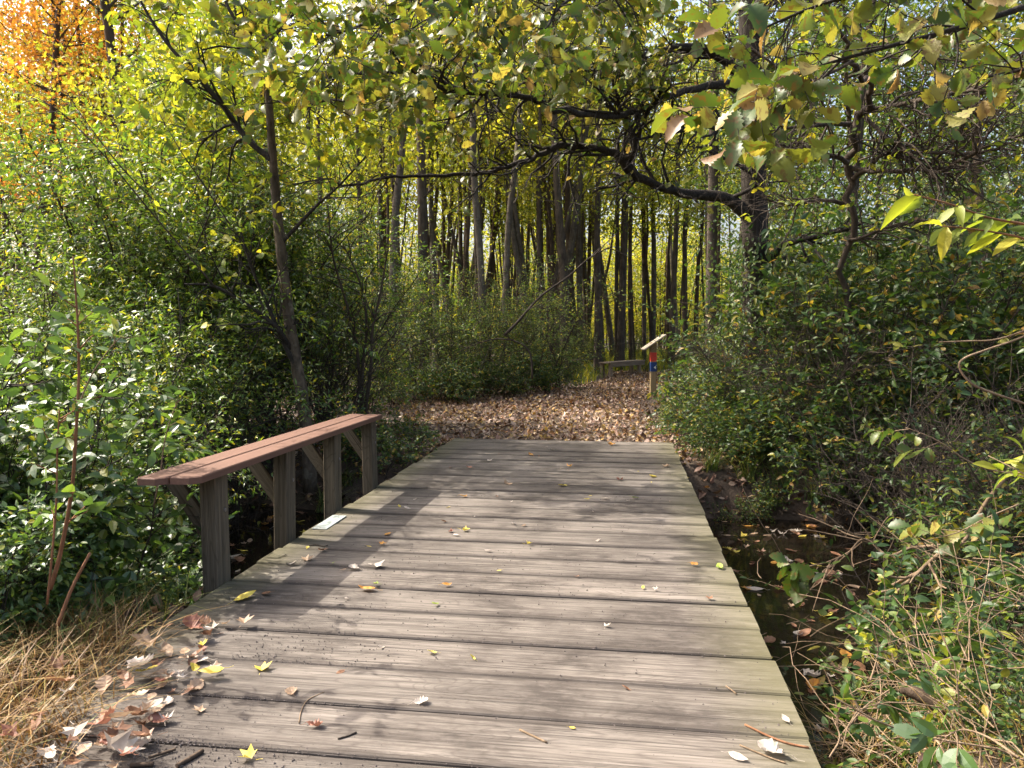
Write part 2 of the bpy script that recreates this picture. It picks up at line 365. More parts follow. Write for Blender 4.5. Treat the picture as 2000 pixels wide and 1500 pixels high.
def leaves(mb, tmpl, Pos, T, N, S, rnd, zs=None, mat=0, smooth=False):
    tv, tf = tmpl; n = len(Pos)
    if n == 0: return
    T = unit(T); X = unit(np.cross(T, N)); Z = np.cross(X, T)
    S = np.broadcast_to(np.asarray(S, float), (n,))
    z = np.ones(n) if zs is None else zs
    v = Pos[:, None, :] + S[:, None, None] * (tv[None, :, 0, None] * X[:, None, :] + tv[None, :, 1, None] * T[:, None, :] + (tv[None, :, 2] * z[:, None])[:, :, None] * Z[:, None, :])
    base = (np.arange(n) * len(tv))[:, None, None]
    mb.V.append(v.reshape(-1, 3))
    for f in tf:
        ff = (f[None] + base).reshape(-1, f.shape[1]); mb.F.append((ff + mb.n, np.repeat(rnd, len(f)), smooth, mat))
    mb.n += n * len(tv)

# ------------------------------------------------------------------ woody growth
def wander(r, p, d, L, n, wig, up=0.0):
    pts = [np.array(p, float)]; d = unit(d); st = L / n
    for _ in range(n):
        d = unit(d + r.normal(0, wig, 3) + np.array([0, 0, up])); pts.append(pts[-1] + d * st)
    return np.array(pts)
def side_dir(r, t, ang):
    q = r.normal(0, 1, 3); q -= t * q.dot(t); q = unit(q); return unit(t * math.cos(ang) + q * math.sin(ang))
def along(pts, f):
    k = f * (len(pts) - 1); i = min(int(k), len(pts) - 2); w = k - i
    return pts[i] * (1 - w) + pts[i + 1] * w, unit(pts[i + 1] - pts[i])
def catmull(pts, sub=4):
    pts = np.asarray(pts, float)
    if len(pts) < 3: return np.array([pts[0] + (pts[-1] - pts[0]) * k / sub for k in range(sub + 1)])
    q = np.vstack([2 * pts[0] - pts[1], pts, 2 * pts[-1] - pts[-2]]); out = []
    for i in range(1, len(q) - 2):
        for k in range(sub):
            t = k / sub; a, b_, c_, d_ = q[i - 1], q[i], q[i + 1], q[i + 2]
            out.append(0.5 * ((2 * b_) + (-a + c_) * t + (2 * a - 5 * b_ + 4 * c_ - d_) * t * t + (-a + 3 * b_ - 3 * c_ + d_) * t ** 3))
    out.append(pts[-1]); return np.array(out)
def twig_leaves(mb, r, tw, tmpl, Lm, gap, rnd_hi=1.0, upn=0.9, start=0.25, droop=0.3, rough=0.55, mat=0, spread=0.9, smooth=False):
    """leaves in pairs along a list of twigs"""
    Pos = []; T = []
    for pts in tw:
        L = np.linalg.norm(np.diff(pts, axis=0), axis=1).sum(); k = max(2, int(L * (1 - start) / gap))
        for i in range(k):
            f = start + (1 - start) * (i + .6) / k; p, t = along(pts, min(f, .999))
            side = unit(np.cross(t, [0, 0, 1.0]) + 1e-6)
            for sgn in (1, -1): Pos.append(p); T.append(t * .55 + sgn * side * spread + r.normal(0, .35, 3) + np.array([0, 0, -droop]))
        Pos.append(pts[-1]); T.append(unit(pts[-1] - pts[-2]) + r.normal(0, .2, 3))
    if not Pos: return 0
    Pos = np.array(Pos); T = unit(np.array(T)); n = len(Pos)
    keep = r.random(n) < .9; Pos = Pos[keep]; T = T[keep]; n = len(Pos)
    N = unit(np.array([0, 0, upn]) + r.normal(0, rough, (n, 3)))
    big = Lm > .1
    leaves(mb, tmpl, Pos, T, N, Lm * r.uniform(.55, 1.2, n), r.random(n) ** 1.15 * rnd_hi, r.uniform(.3, 3.0 if big else 1.8, n), mat, big or smooth)
    return n

def shrub_meshes(seed, Ht, Wd, nstem, ntw, tmpl, leafL, gap, leafmat, barkmat='twig', lowest=.3, twL=(.25, .6), up=.06, m3=3, droop=.3, bare=0.0):
    r = np.random.default_rng(seed); bm = MB(); lm = MB(); tw = []
    for i in range(nstem):
        a = r.uniform(0, 2 * math.pi); sp = r.uniform(.15, 1) * Wd / Ht
        d = np.array([math.cos(a) * sp, math.sin(a) * sp, 1.0]); L = Ht * r.uniform(.65, 1.1)
        st = wander(r, (r.normal(0, .12), r.normal(0, .12), -.05), d, L, 9, .13, -.02); rad = np.linspace(.011, .004, 10) * (Ht / 2.0) ** .6
        bm.tube(st, rad, 5, r.random(), False)
        for j in range(ntw):
            f = lowest + (1 - lowest) * r.random() ** .8; p, t = along(st, min(f, .99)); d2 = side_dir(r, t, r.uniform(.6, 1.25))
            pts = wander(r, p, d2, r.uniform(*twL) * (1.25 - .5 * f), 4, .16, up - .03); bm.tube(pts, np.linspace(.0042, .0016, 5), m3, r.random(), False)
            if r.random() >= bare: tw.append(pts)
            for k in range(2):
                p3, t3 = along(pts, r.uniform(.3, .95)); q = wander(r, p3, side_dir(r, t3, .8), r.uniform(.12, .28), 3, .15, 0)
                bm.tube(q, np.linspace(.0022, .0012, 4), 3, r.random(), False)
                if r.random() >= bare: tw.append(q)
    twig_leaves(lm, r, tw, tmpl, leafL, gap, droop=droop)
    return [("branches", data_only(bm.build("branches", M[barkmat]))), ("foliage", data_only(lm.build("foliage", M[leafmat])))]

def crown_cloud(r, lm, tips, tmpl, size, per, spread, rnd_pow=1.0):
    n = len(tips) * per; c = np.repeat(np.array(tips), per, axis=0)
    Pos = c + r.normal(0, 1, (n, 3)) * np.array([spread, spread, spread * .45])
    T = unit(r.normal(0, 1, (n, 3)) + np.array([0, 0, -.45])); N = unit(np.array([0, 0, .7]) + r.normal(0, .6, (n, 3)))
    tone = np.repeat(r.random(len(tips)), per) * .55 + r.random(n) * .45
    leaves(lm, tmpl, Pos, T, N, size * r.uniform(.6, 1.2, n), tone ** rnd_pow, r.uniform(.3, 1.6, n))
def tree_meshes(seed, Ht, rad, leafmat, barkmat, nl=26, low=.22, per=26, size=.13, stems=1, spread=.34, limbL=(1.0, 2.4), lean=.03, twn=4):
    r = np.random.default_rng(seed); bm = MB(); lm = MB(); tips = []
    for s_ in range(stems):
        d = np.array([r.normal(0, lean + .05 * (stems > 1)), r.normal(0, lean + .05 * (stems > 1)), 1.0])
        tr = wander(r, (r.normal(0, .15) * (stems > 1), r.normal(0, .15) * (stems > 1), -.15), d, Ht * r.uniform(.9, 1.0), 18, .028, .01)
        rr = rad * (np.linspace(1, .25, 19)) * (1.25 if stems == 1 else r.uniform(.7, 1.1)); rr[0] *= 1.35; rr[1] *= 1.05
        bm.tube(tr, rr, 8, r.random(), False, lump=.04)
        for j in range(nl // stems):
            f = low + (1 - low) * r.random() ** .85; p, t = along(tr, min(f, .995)); d2 = side_dir(r, t, r.uniform(.75, 1.35)); L = r.uniform(*limbL) * (1.3 - .7 * f)
            lb = wander(r, p, d2, L, 6, .16, .05); bm.tube(lb, np.linspace(rad * .22, .006, 7), 4, r.random(), False); tips.append(lb[-1]); tips.append(lb[4])
            for k in range(twn):
                p3, t3 = along(lb, r.uniform(.35, .98)); q = wander(r, p3, side_dir(r, t3, .8), L * r.uniform(.2, .45), 3, .2, .02)
                bm.tube(q, np.linspace(.008, .003, 4), 3, r.random(), False); tips.append(q[-1])
    crown_cloud(r, lm, tips, T_DIAW if size > .09 else T_DIA, size, per, spread)
    return [("trunk", data_only(bm.build("trunk", M[barkmat]))), ("crown", data_only(lm.build("crown", M[leafmat])))]

# ------------------------------------------------------------------ the setting: ground, water
def axis_pts(lo, hi, d, far_lo, far_hi):
    a = list(np.arange(lo, hi + 1e-6, d)); st = d
    while a[-1] < far_hi: st *= 1.18; a.append(a[-1] + st)
    st = d
    while a[0] > far_lo: st *= 1.18; a.insert(0, a[0] - st)
    return np.array(a)
gx = axis_pts(-9, 9, .13, -160, 160); gy = axis_pts(-1, 14, .13, -60, 220)
GX, GY = np.meshgrid(gx, gy, indexing='ij')
GZ = H(GX, GY) + 0.012 * np.sin(GX * 17 + GY * 5) * np.sin(GY * 19 - GX * 3)
ga, gs = to_as(GX, GY)
under = (ga > -.05) & (ga < DECK_W + .05) & (gs < 10.9)
GZ = np.where(under, np.minimum(GZ, -.16), GZ)
gm = MB(); n1, n2 = GX.shape
idx = np.arange(n1 * n2).reshape(n1, n2)
gm.add(np.stack([GX, GY, GZ], -1).reshape(-1, 3), np.stack([idx[:-1, :-1], idx[1:, :-1], idx[1:, 1:], idx[:-1, 1:]], -1).reshape(-1, 4), .5, True)
tag(gm.build("ground", M['soil']), kind="structure")
wm = MB(); cs = [D2W(a, s, WATER_Z) for a, s in ((-14, 3.2), (14, 3.2), (14, 11.5), (-14, 11.5))]
wm.add(cs, np.array([[0, 1, 2, 3]])); tag(wm.build("water", M['water']), kind="structure")

# ------------------------------------------------------------------ footbridge
bridge = thing("footbridge", "weathered plank footbridge with a low red-brown board rail over the dark stream", "footbridge", (DO[0], DO[1], 0), -DA)
dm = MB(); r = np.random.default_rng(3); PW = .343; s0 = 1.05; k = 0; s_ = s0
while s_ < 10.55:
    w = PW - r.uniform(.010, .022); th = .045; dz = r.normal(0, .0025); x0 = r.uniform(-.012, .012); x1 = DECK_W + r.uniform(-.012, .012); nx = 26
    xs = np.linspace(x0, x1, nx); prof = [(0, -th), (0, -.007), (.006, 0), (.06, .0015), (w / 2, .001), (w - .06, .0015), (w - .006, 0), (w, -.007), (w, -th)]
    warp = r.normal(0, .002) * np.sin(np.linspace(0, 3.1, nx) * r.uniform(.5, 1.6)); jag = r.normal(0, .0012, nx)
    v = np.array([[x, s_ + py + (jag[i] if py < w / 2 else -jag[i]) * .8, pz + dz + warp[i]] for i, x in enumerate(xs) for py, pz in prof]); q = len(prof)
    i = np.arange(nx - 1)[:, None] * q; j = np.arange(q - 1)[None, :]
    f = np.stack([i + j, i + q + j, i + q + j + 1, i + j + 1], -1).reshape(-1, 4)
    rn = r.random(); dm.add(v, f, rn, False)
    b0 = dm.n - nx * q; dm.F.append((np.array([b0 + np.arange(q)]), np.array([rn]), False, 0)); dm.F.append((np.array([b0 + (nx - 1) * q + np.arange(q)[::-1]]), np.array([rn]), False, 0))
    s_ += PW
DECK_END = s_
dm.build("deck", M['deck'], bridge, recalc=True)
for a in (.07, 1.0, 1.95, DECK_W - .07):
    bmx = MB(); bmx.box((a, (1.0 + DECK_END) / 2, -.19), (.09, DECK_END - 1.1, .28), rnd=r.random()); bmx.build("stringer", M['beam'], bridge)
post_s = [4.44, 5.36, 6.27, 7.22]; RAIL_Z = .685
for s in post_s:
    pm = MB(); ph = RAIL_Z - .0405; tl = r.normal(0, .008)
    pm.box((0, 0, (ph - .55) / 2), (.10, .145, ph + .55), rnd=r.random(), bev=.006)
    p = pm.build("post", M['post'], bridge, (-.062, s, 0))
    p.rotation_euler = (tl, r.normal(0, .008), 0)
    for bz in (.42, -.06):
        bo = MB(); bo.tube([(.05, .025, bz), (.056, .025, bz)], [.014, .012], 8, .5, True); bo.build("bolt", M['bolt'], p)
    # diagonal brace from the post's outer face up under the outer board
    br = MB(); A = np.array([-.115, s + .005, .30]); B = np.array([-.335, s + .005, RAIL_Z - .075]); d = unit(B - A); ang = math.atan2(d[0], d[2])
    R = np.array([[math.cos(ang), 0, math.sin(ang)], [0, 1, 0], [-math.sin(ang), 0, math.cos(ang)]])
    br.box((0, 0, 0), (.09, .04, np.linalg.norm(B - A) + .10), rnd=r.random(), bev=.004); bo_ = br.build("brace", M['post'], bridge, (A + B) / 2); bo_.rotation_euler = (0, ang, 0)
    ca = MB(); ca.box((-.21, s + .055, RAIL_Z - .075), (.30, .04, .06), rnd=r.random(), bev=.004); ca.build("cleat", M['post'], bridge)
r0, r1 = 4.07, 7.27
for (o0, o1, e0) in ((.045, -.105, 0), (-.117, -.272, -.05)):
    bw = MB(); c_ = .055; y0 = r0 + e0
    out = [(o0, y0 + c_), (o0 - c_ * .8, y0), (o1 + (.0 if o1 > -.2 else c_ * .3), y0), (o1, y0 + (.0 if o1 > -.2 else c_ * .3) + .001), (o1, r1), (o0, r1)]
    n = len(out); ch = .006
    rings = [[(x, y, RAIL_Z - .04) for x, y in out], [(x, y, RAIL_Z - ch) for x, y in out]]
    cx = np.mean([q[0] for q in out]); cyy = (y0 + r1) / 2
    rings.append([(x + (ch if x < cx else -ch), y + (ch if y < cyy else -ch), RAIL_Z) for x, y in out])
    v = np.array(rings).reshape(-1, 3); f = [[kk * n + j, kk * n + (j + 1) % n, kk * n + n + (j + 1) % n, kk * n + n + j] for kk in range(2) for j in range(n)]
    bw.add(v, [np.array(f), np.array([list(range(n))[::-1], list(range(2 * n, 3 * n))])], r.random()); bw.build("rail_board", M['redboard'], bridge, recalc=True)
pl = MB(); pl.box((0, 0, 0), (.115, .42, .006), bev=.001); pq = pl.build("plaque", M['plaque'], bridge, (.075, 5.85, .0085))
for y in (-.19, .19):
    bo = MB(); bo.tube([(0, y, .002), (0, y, .0055)], [.005, .004], 8); bo.build("screw", M['bolt'], pq)

# ------------------------------------------------------------------ bench and trail post beyond the bridge
pA = G(1180, 737, -.04); pB = G(1297, 725, -.04); dd = (pB - pA)[:2]; bl = 2.8; bang = math.atan2(dd[1], dd[0])
bench = thing("trail_bench", "low backless wooden bench beside the leafy path behind the banded post", "bench", (pA[0], pA[1], H(pA[0], pA[1])), bang)
for y in (-.15, .0, .15):
    bm = MB(); bm.box((bl / 2, y, .50), (bl, .135, .045), rnd=r.random(), bev=.005); bm.build("seat_board", M['benchwood'], bench)
bm = MB(); bm.box((bl / 2, -.19, .42), (bl - .1, .04, .13), rnd=.3, bev=.004); bm.build("apron", M['benchwood'], bench)
for x, y in ((.22, -.13), (.18, .17), (bl - .35, -.13), (bl - .35, .17)):
    bm = MB(); bm.box((x, y, .22), (.15, .10, .50), rnd=r.random(), bev=.005); bm.build("leg", M['benchwood'], bench)
pb = G(1275, 772, -.03)
sp_ = thing("trail_post", "square tan post with red and blue bands and a tilted board on top", "signpost", (pb[0], pb[1], H(pb[0], pb[1])), 0.02)
bm = MB(); bm.box((0, 0, .62), (.135, .135, 1.34), rnd=.5, bev=.006); bm.build("post", M['freshpost'], sp_)
for nm, z0, z1 in (("red_band", .835, 1.055), ("blue_band", .60, .825)):
    bm = MB(); bm.box((0, 0, (z0 + z1) / 2), (.142, .142, z1 - z0), bev=.006); o = bm.build(nm, M[nm.split('_')[0]], sp_)
    if nm == "blue_band":
        ar = MB(); ar.add([(.0, -.075, .70), (.045, -.075, .74), (.045, -.075, .66), (.045, -.075, .72), (.045, -.075, .68), (.062, -.075, .77), (.062, -.075, .75), (.03, -.075, .735)], [np.array([[0, 2, 1]]), np.array([[7, 1, 5, 6]])]); ar.build("arrow_mark", M['white'], o)
bm = MB(); bm.box((0, 0, 0), (.62, .46, .03), bev=.004); bd = bm.build("panel", M['panel'], sp_, (.0, 0, 1.295)); bd.rotation_euler = (0, -math.radians(34), 0)

# ------------------------------------------------------------------ shrubs
def at(px, D):
    x = P(px, 700, D)[0]; return np.array([x, D, float(H(x, D))])
rs = np.random.default_rng(11)
def put(meshes, name, cat, px, D, sc_, label, group):
    p = at(px, D); return place(meshes, name, label, cat, p, rs.uniform(0, 6.28), (sc_ * rs.uniform(.92, 1.08), sc_ * rs.uniform(.92, 1.08), sc_), group)

gA = [shrub_meshes(100 + k, 2.2, 1.15, 15, 24, T_OVAL, .058, .036, 'glossy', lowest=.25, twL=(.25, .6)) for k in range(2)]
gB = [shrub_meshes(110 + k, 3.6, 1.7, 22, 36, T_LANCE, .074, .062, 'glossy', lowest=.18, twL=(.35, .85)) for k in range(3)]
gN = [shrub_meshes(120 + k, 1.3, .42, 11, 13, T_OVAL, .078, .055, 'glossy_big', lowest=.15, twL=(.14, .32)) for k in range(2)]
gT = [shrub_meshes(130 + k, 3.2, 1.3, 14, 24, T_DIA, .060, .085, 'thicket', lowest=.02, twL=(.3, .8), m3=3) for k in range(3)]
gS = [shrub_meshes(140 + k, 2.8, 1.25, 12, 26, [T_OVAL, T_LONG, T_OVAL][k], [.115, .13, .085][k], [.17, .20, .13][k], 'shade', lowest=.06, twL=(.35, 1.0), droop=.08, bare=.5) for k in range(3)]
gL = [shrub_meshes(150 + k, .75, .5, 9, 9, T_OVAL, .06, .06, 'shade', lowest=.15, twL=(.12, .3), droop=.1) for k in range(2)]

GL = "glossy green shrubs on the left bank"
for k, (px, D, h, lab) in enumerate([
    (-70, 5.3, 2.0, "glossy green shrub cut by the left picture edge above the broad-leaved plants"),
    (90, 5.9, 2.1, "bright glossy green shrub just behind the reddish sapling on the left bank"),
    (235, 6.8, 2.5, "glossy shrub with a dark bare-twigged hollow left of the rail's near end"),
    (290, 7.8, 3.0, "glossy green shrub rising above the middle of the red-brown rail"),
    (60, 7.6, 3.1, "tall glossy shrub in full sun under the orange maple"),
    (190, 8.8, 3.5, "tall sunlit shrub below the thick grey trunk at upper left"),
    (395, 10.4, 4.2, "yellow-green glossy shrub left of the slender leaning tree"),
    (515, 11.4, 4.3, "glossy shrub directly behind the slender leaning tree"),
    (-60, 9.2, 3.2, "tallest glossy shrub at the left picture edge"),
    (330, 11.0, 4.5, "tall shrub filling the gap between the grey trunk and slender tree"),
    (470, 12.5, 4.0, "rear glossy shrub half hidden behind the slender leaning tree"),
    (625, 12.0, 3.5, "dark green shrub just right of the slender leaning tree")]):
    ms = gA[k % 2] if h < 2.4 else gB[k % 3]; put(ms, "glossy_shrub", "shrub", px, D, h / (2.2 if h < 2.4 else 3.6), lab, GL)
for k, (px, D, h, lab) in enumerate([
    (-5, 3.9, 1.2, "broad-leaved shrub with pale shining leaves at the left picture edge"),
    (105, 4.2, 1.45, "broad-leaved shrub around the foot of the reddish sapling"),
    (235, 5.2, 1.2, "broad-leaved shrub with shining leaves beside the rail's near end"),
    (-45, 3.35, .7, "low broad-leaved plant above the dry grass at far left"),
    (215, 4.5, .75, "low broad-leaved plant behind the dry grass and the nearest rail post"),
    (325, 5.7, .8, "low leafy plant under the near end of the rail"),
    (95, 3.7, .65, "low leafy plant beside the slanting cut stick"),
    (150, 4.9, 1.35, "broad-leaved shrub midway between the reddish sapling and the rail"),
    (290, 5.1, .7, "low broad-leaved plant close to the nearest rail post"), (-60, 4.3, 1.6, "broad-leaved shrub beyond the left picture edge")]):
    put(gN[k % 2], "broadleaf_shrub", "shrub", px, D, h / 1.3, lab, "broad-leaved shrubs at the near left bank")
GT = "thicket shrubs behind the leafy clearing"
for k, (px, D, h, lab) in enumerate([
    (700, 14.5, 3.2, "thicket shrub above the far end of the red-brown rail"),
    (745, 17.5, 3.4, "thicket shrub at the left end of the leafy clearing"),
    (815, 18.5, 3.6, "thicket shrub behind the left part of the leafy clearing"),
    (880, 18.0, 3.2, "thicket shrub just left of the pale trunk behind the clearing"),
    (955, 19.0, 3.8, "thicket shrub wrapped round the pale trunk behind the clearing"),
    (1020, 19.5, 3.3, "thicket shrub between the pale trunk and the fallen leaning branch"),
    (1075, 21.0, 4.6, "tall dark green thicket shrub left of the bench"),
    (1118, 24.5, 2.2, "small thicket shrub beside the bench's left end"),
    (640, 15.5, 3.6, "thicket shrub between the slender tree and the clearing"),
    (780, 22.0, 4.2, "rear thicket shrub behind the leaning pale trunk"),
    (900, 23.5, 4.0, "rear thicket shrub in the middle of the grove"),
    (1000, 25.0, 4.2, "rear thicket shrub behind the fallen leaning branch"),
    (1150, 33.0, 2.4, "low shrub behind the bench among dark trunks"), (1240, 38.0, 2.4, "low shrub behind the banded post"),
    (1345, 38.0, 2.6, "low shrub far behind the right edge of the path"), (1420, 28.0, 3.0, "rear shrub left of the big oak trunk"),
    (1455, 18.5, 2.8, "leafy shrub to the right of the banded post"), (1450, 15.5, 2.6, "bushy shrub at the left foot of the big oak"),
    (560, 17.5, 4.2, "rear thicket shrub behind the leaning slender tree"), (1165, 29.5, 1.9, "low shrub between the dark trunks just behind the bench"), (1215, 31.0, 1.7, "low shrub behind the middle of the bench"), (1262, 29.0, 1.5, "low shrub behind the banded post's tilted board"), (1310, 30.0, 2.0, "low shrub to the right behind the banded post"), (1350, 27.5, 2.3, "low shrub beyond the right side of the path"), (1395, 24.0, 2.4, "shrub left of the big oak beyond the path"), (1130, 27.0, 2.4, "low shrub behind the bench's left end"), (1240, 36.0, 2.2, "far low shrub in the gap above the bench"), (1330, 35.0, 2.2, "far low shrub in the yellow gap right of the post"), (1095, 33.0, 3.4, "far thicket shrub between dark trunks left of the bench")]):
    put(gT[k % 3], "thicket_shrub", "shrub", px, D, h * (.82 if D < 25 else .7) / 3.2, lab, GT)
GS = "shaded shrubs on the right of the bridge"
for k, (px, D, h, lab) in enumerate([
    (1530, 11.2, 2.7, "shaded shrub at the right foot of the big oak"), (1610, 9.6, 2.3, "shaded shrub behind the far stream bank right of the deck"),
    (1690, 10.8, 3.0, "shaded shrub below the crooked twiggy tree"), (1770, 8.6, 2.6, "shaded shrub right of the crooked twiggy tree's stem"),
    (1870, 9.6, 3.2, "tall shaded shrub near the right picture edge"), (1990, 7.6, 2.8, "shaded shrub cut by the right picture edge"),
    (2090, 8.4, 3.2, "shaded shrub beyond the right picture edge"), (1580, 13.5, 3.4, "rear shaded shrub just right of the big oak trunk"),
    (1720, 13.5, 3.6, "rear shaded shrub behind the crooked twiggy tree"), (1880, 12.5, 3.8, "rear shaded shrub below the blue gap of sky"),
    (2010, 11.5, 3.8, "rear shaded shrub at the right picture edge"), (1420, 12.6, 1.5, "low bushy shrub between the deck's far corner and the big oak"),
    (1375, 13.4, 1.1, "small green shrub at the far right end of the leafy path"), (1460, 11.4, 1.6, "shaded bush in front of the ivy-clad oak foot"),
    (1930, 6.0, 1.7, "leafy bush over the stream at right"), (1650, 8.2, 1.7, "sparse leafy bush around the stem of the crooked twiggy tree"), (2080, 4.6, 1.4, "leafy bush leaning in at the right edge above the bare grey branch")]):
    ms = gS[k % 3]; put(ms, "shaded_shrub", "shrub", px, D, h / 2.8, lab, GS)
gD = [shrub_meshes(160 + k, 1.9, .95, 12, 22, T_OVAL, .07, .12, 'shade', ['darkbark', 'twig'][k], lowest=.05, twL=(.3, .9), bare=.93) for k in range(2)]
for k, (px, D, h, lab) in enumerate([(1600, 8.9, 1.9, "nearly bare pale-twigged shrub behind the dark pool"), (1720, 7.9, 1.9, "nearly bare pale-twigged shrub left of the leafy bush over the stream"), (1850, 7.0, 2.1, "nearly bare pale-twigged shrub behind the elbowed bramble cane"), (1960, 6.2, 2.0, "nearly bare pale-twigged shrub at the right picture edge"), (1500, 10.2, 2.0, "nearly bare pale-twigged shrub below the big oak"), (1790, 9.4, 2.4, "tall nearly bare shrub among the shaded bushes at right")]):
    put(gD[0], "bare_shrub", "shrub", px, D, h / 1.9, lab, "nearly bare shrubs at right")
for k, (px, D, h, lab) in enumerate([(265, 6.1, 1.3, "dark bare-twigged shrub in the hollow left of the rail"), (345, 6.9, 1.5, "dark bare-twigged shrub in the hollow behind the rail's near half"), (430, 8.0, 1.7, "dark bare-twigged shrub behind the middle of the rail"), (505, 9.2, 1.8, "dark bare-twigged shrub at the left foot of the slender leaning tree"), (650, 10.2, 2.0, "dark bare-twigged shrub right of the slender leaning tree's foot")]):
    put(gD[1], "bare_shrub", "shrub", px, D, h / 1.9, lab, "dark bare shrubs behind the rail")
GLo = "low leafy plants along the stream bank at right"
for k, (px, D, h, lab) in enumerate([
    (1400, 9.2, .55, "low yellow-green plant right beside the deck's far corner"), (1450, 9.0, .6, "low plant on the far bank nearest the deck edge"),
    (1530, 9.1, .8, "low plant in the middle of the far bank"), (1610, 9.0, .8, "low plant on the far bank above the dark water"),
    (1720, 8.8, .9, "low plant overhanging the water at right"), (1830, 7.8, .9, "low plant behind the bare grey branch"),
    (1940, 6.6, 1.0, "low plant above the bare grey branch at the right edge"), (1310, 11.6, .4, "tiny leafy plant at the far right corner of the deck"),
    (780, 9.6, .55, "low leafy plant left of the deck's far end"), (740, 8.9, .6, "low leafy plant beneath the far end of the rail"), (690, 9.3, .7, "low leafy plant behind the farthest rail post")]
    + [(px, D, h, "leafy plant crowding the far stream bank right of the deck") for px, D, h in ((1490, 9.3, .9), (1560, 9.5, 1.0), (1640, 9.3, 1.1), (1700, 9.2, 1.0), (1780, 8.9, 1.2), (1880, 8.2, 1.2), (1570, 8.9, .7), (1480, 8.9, .6), (1450, 8.3, .35), (1510, 8.4, .4))]
    + [(px, D, h, "leafy plant in the dry stems of the near right bank") for px, D, h in ((1930, 3.8, .8), (2000, 3.3, .8), (1960, 4.4, 1.0), (2070, 3.2, 1.0), (1800, 3.9, .45), (1890, 2.9, .35), (1740, 3.2, .28), (1990, 2.6, .35), (1690, 2.7, .25))]
    + [(px, D, h, "low leafy plant at the back edge of the leafy clearing") for px, D, h in ((770, 15.6, .8), (800, 16.6, .9), (835, 17.2, .8), (868, 16.8, .9), (905, 17.4, 1.0), (935, 17.9, .9), (975, 18.3, .9), (1010, 18.8, 1.0), (1050, 19.6, .9), (1085, 20.9, .8))]
    + [(px, D, h, "shaded leafy plant along the right side of the path") for px, D, h in ((1350, 11.0, .7), (1375, 12.2, .9), (1330, 14.6, .7), (1365, 17.0, .8), (1310, 12.4, .4), (1420, 10.0, .9), (1480, 9.8, 1.0))]):
    put(gL[k % 2], "low_plant", "plant", px, D, h / .75, lab, "low plants at the back of the clearing" if "clearing" in lab else "plants crowding the far bank at right" if "crowding" in lab else "plants on the near right bank" if "near right bank" in lab else "plants along the right of the path" if "right side" in lab else GLo if px > 1000 else "low leafy plants by the rail")

# ------------------------------------------------------------------ traced trees
def traced(pts, sub=4):
    """[(px, py, depth, width px)] -> smooth polyline and radii in metres"""
    p3 = np.array([P(a, b, c) for a, b, c, w in pts]); rad = np.array([w * c / FPX / 2 for a, b, c, w in pts])
    q = catmull(p3, sub); return q, np.interp(np.linspace(0, 1, len(q)), np.linspace(0, 1, len(rad)), rad)
def ramify(bm, r, pts, rad, n, L, levels, tips, wig=.22, up=.0, f0=.1, ang=(.5, 1.1), thin=.55, minr=.0016):
    for _ in range(n):
        f = f0 + (1 - f0) * r.random(); p, t = along(pts, min(f, .995)); l = L * r.uniform(.5, 1.2)
        q = wander(r, p, side_dir(r, t, r.uniform(*ang)), l, 6, wig, up)
        r0_ = max(minr, min(np.interp(f, np.linspace(0, 1, len(rad)), rad) * thin, .012 + .01 * levels)); rr = np.linspace(r0_, max(minr * .8, r0_ * .35), 7)
        bm.tube(q, rr, 4 if levels < 2 else 5, r.random(), False)
        if levels > 1: ramify(bm, r, q, rr, max(2, int(n * .35) if n < 16 else 5), L * .5, levels - 1, tips, wig, up, .2, ang, .6, minr)
        else: tips.append(q)

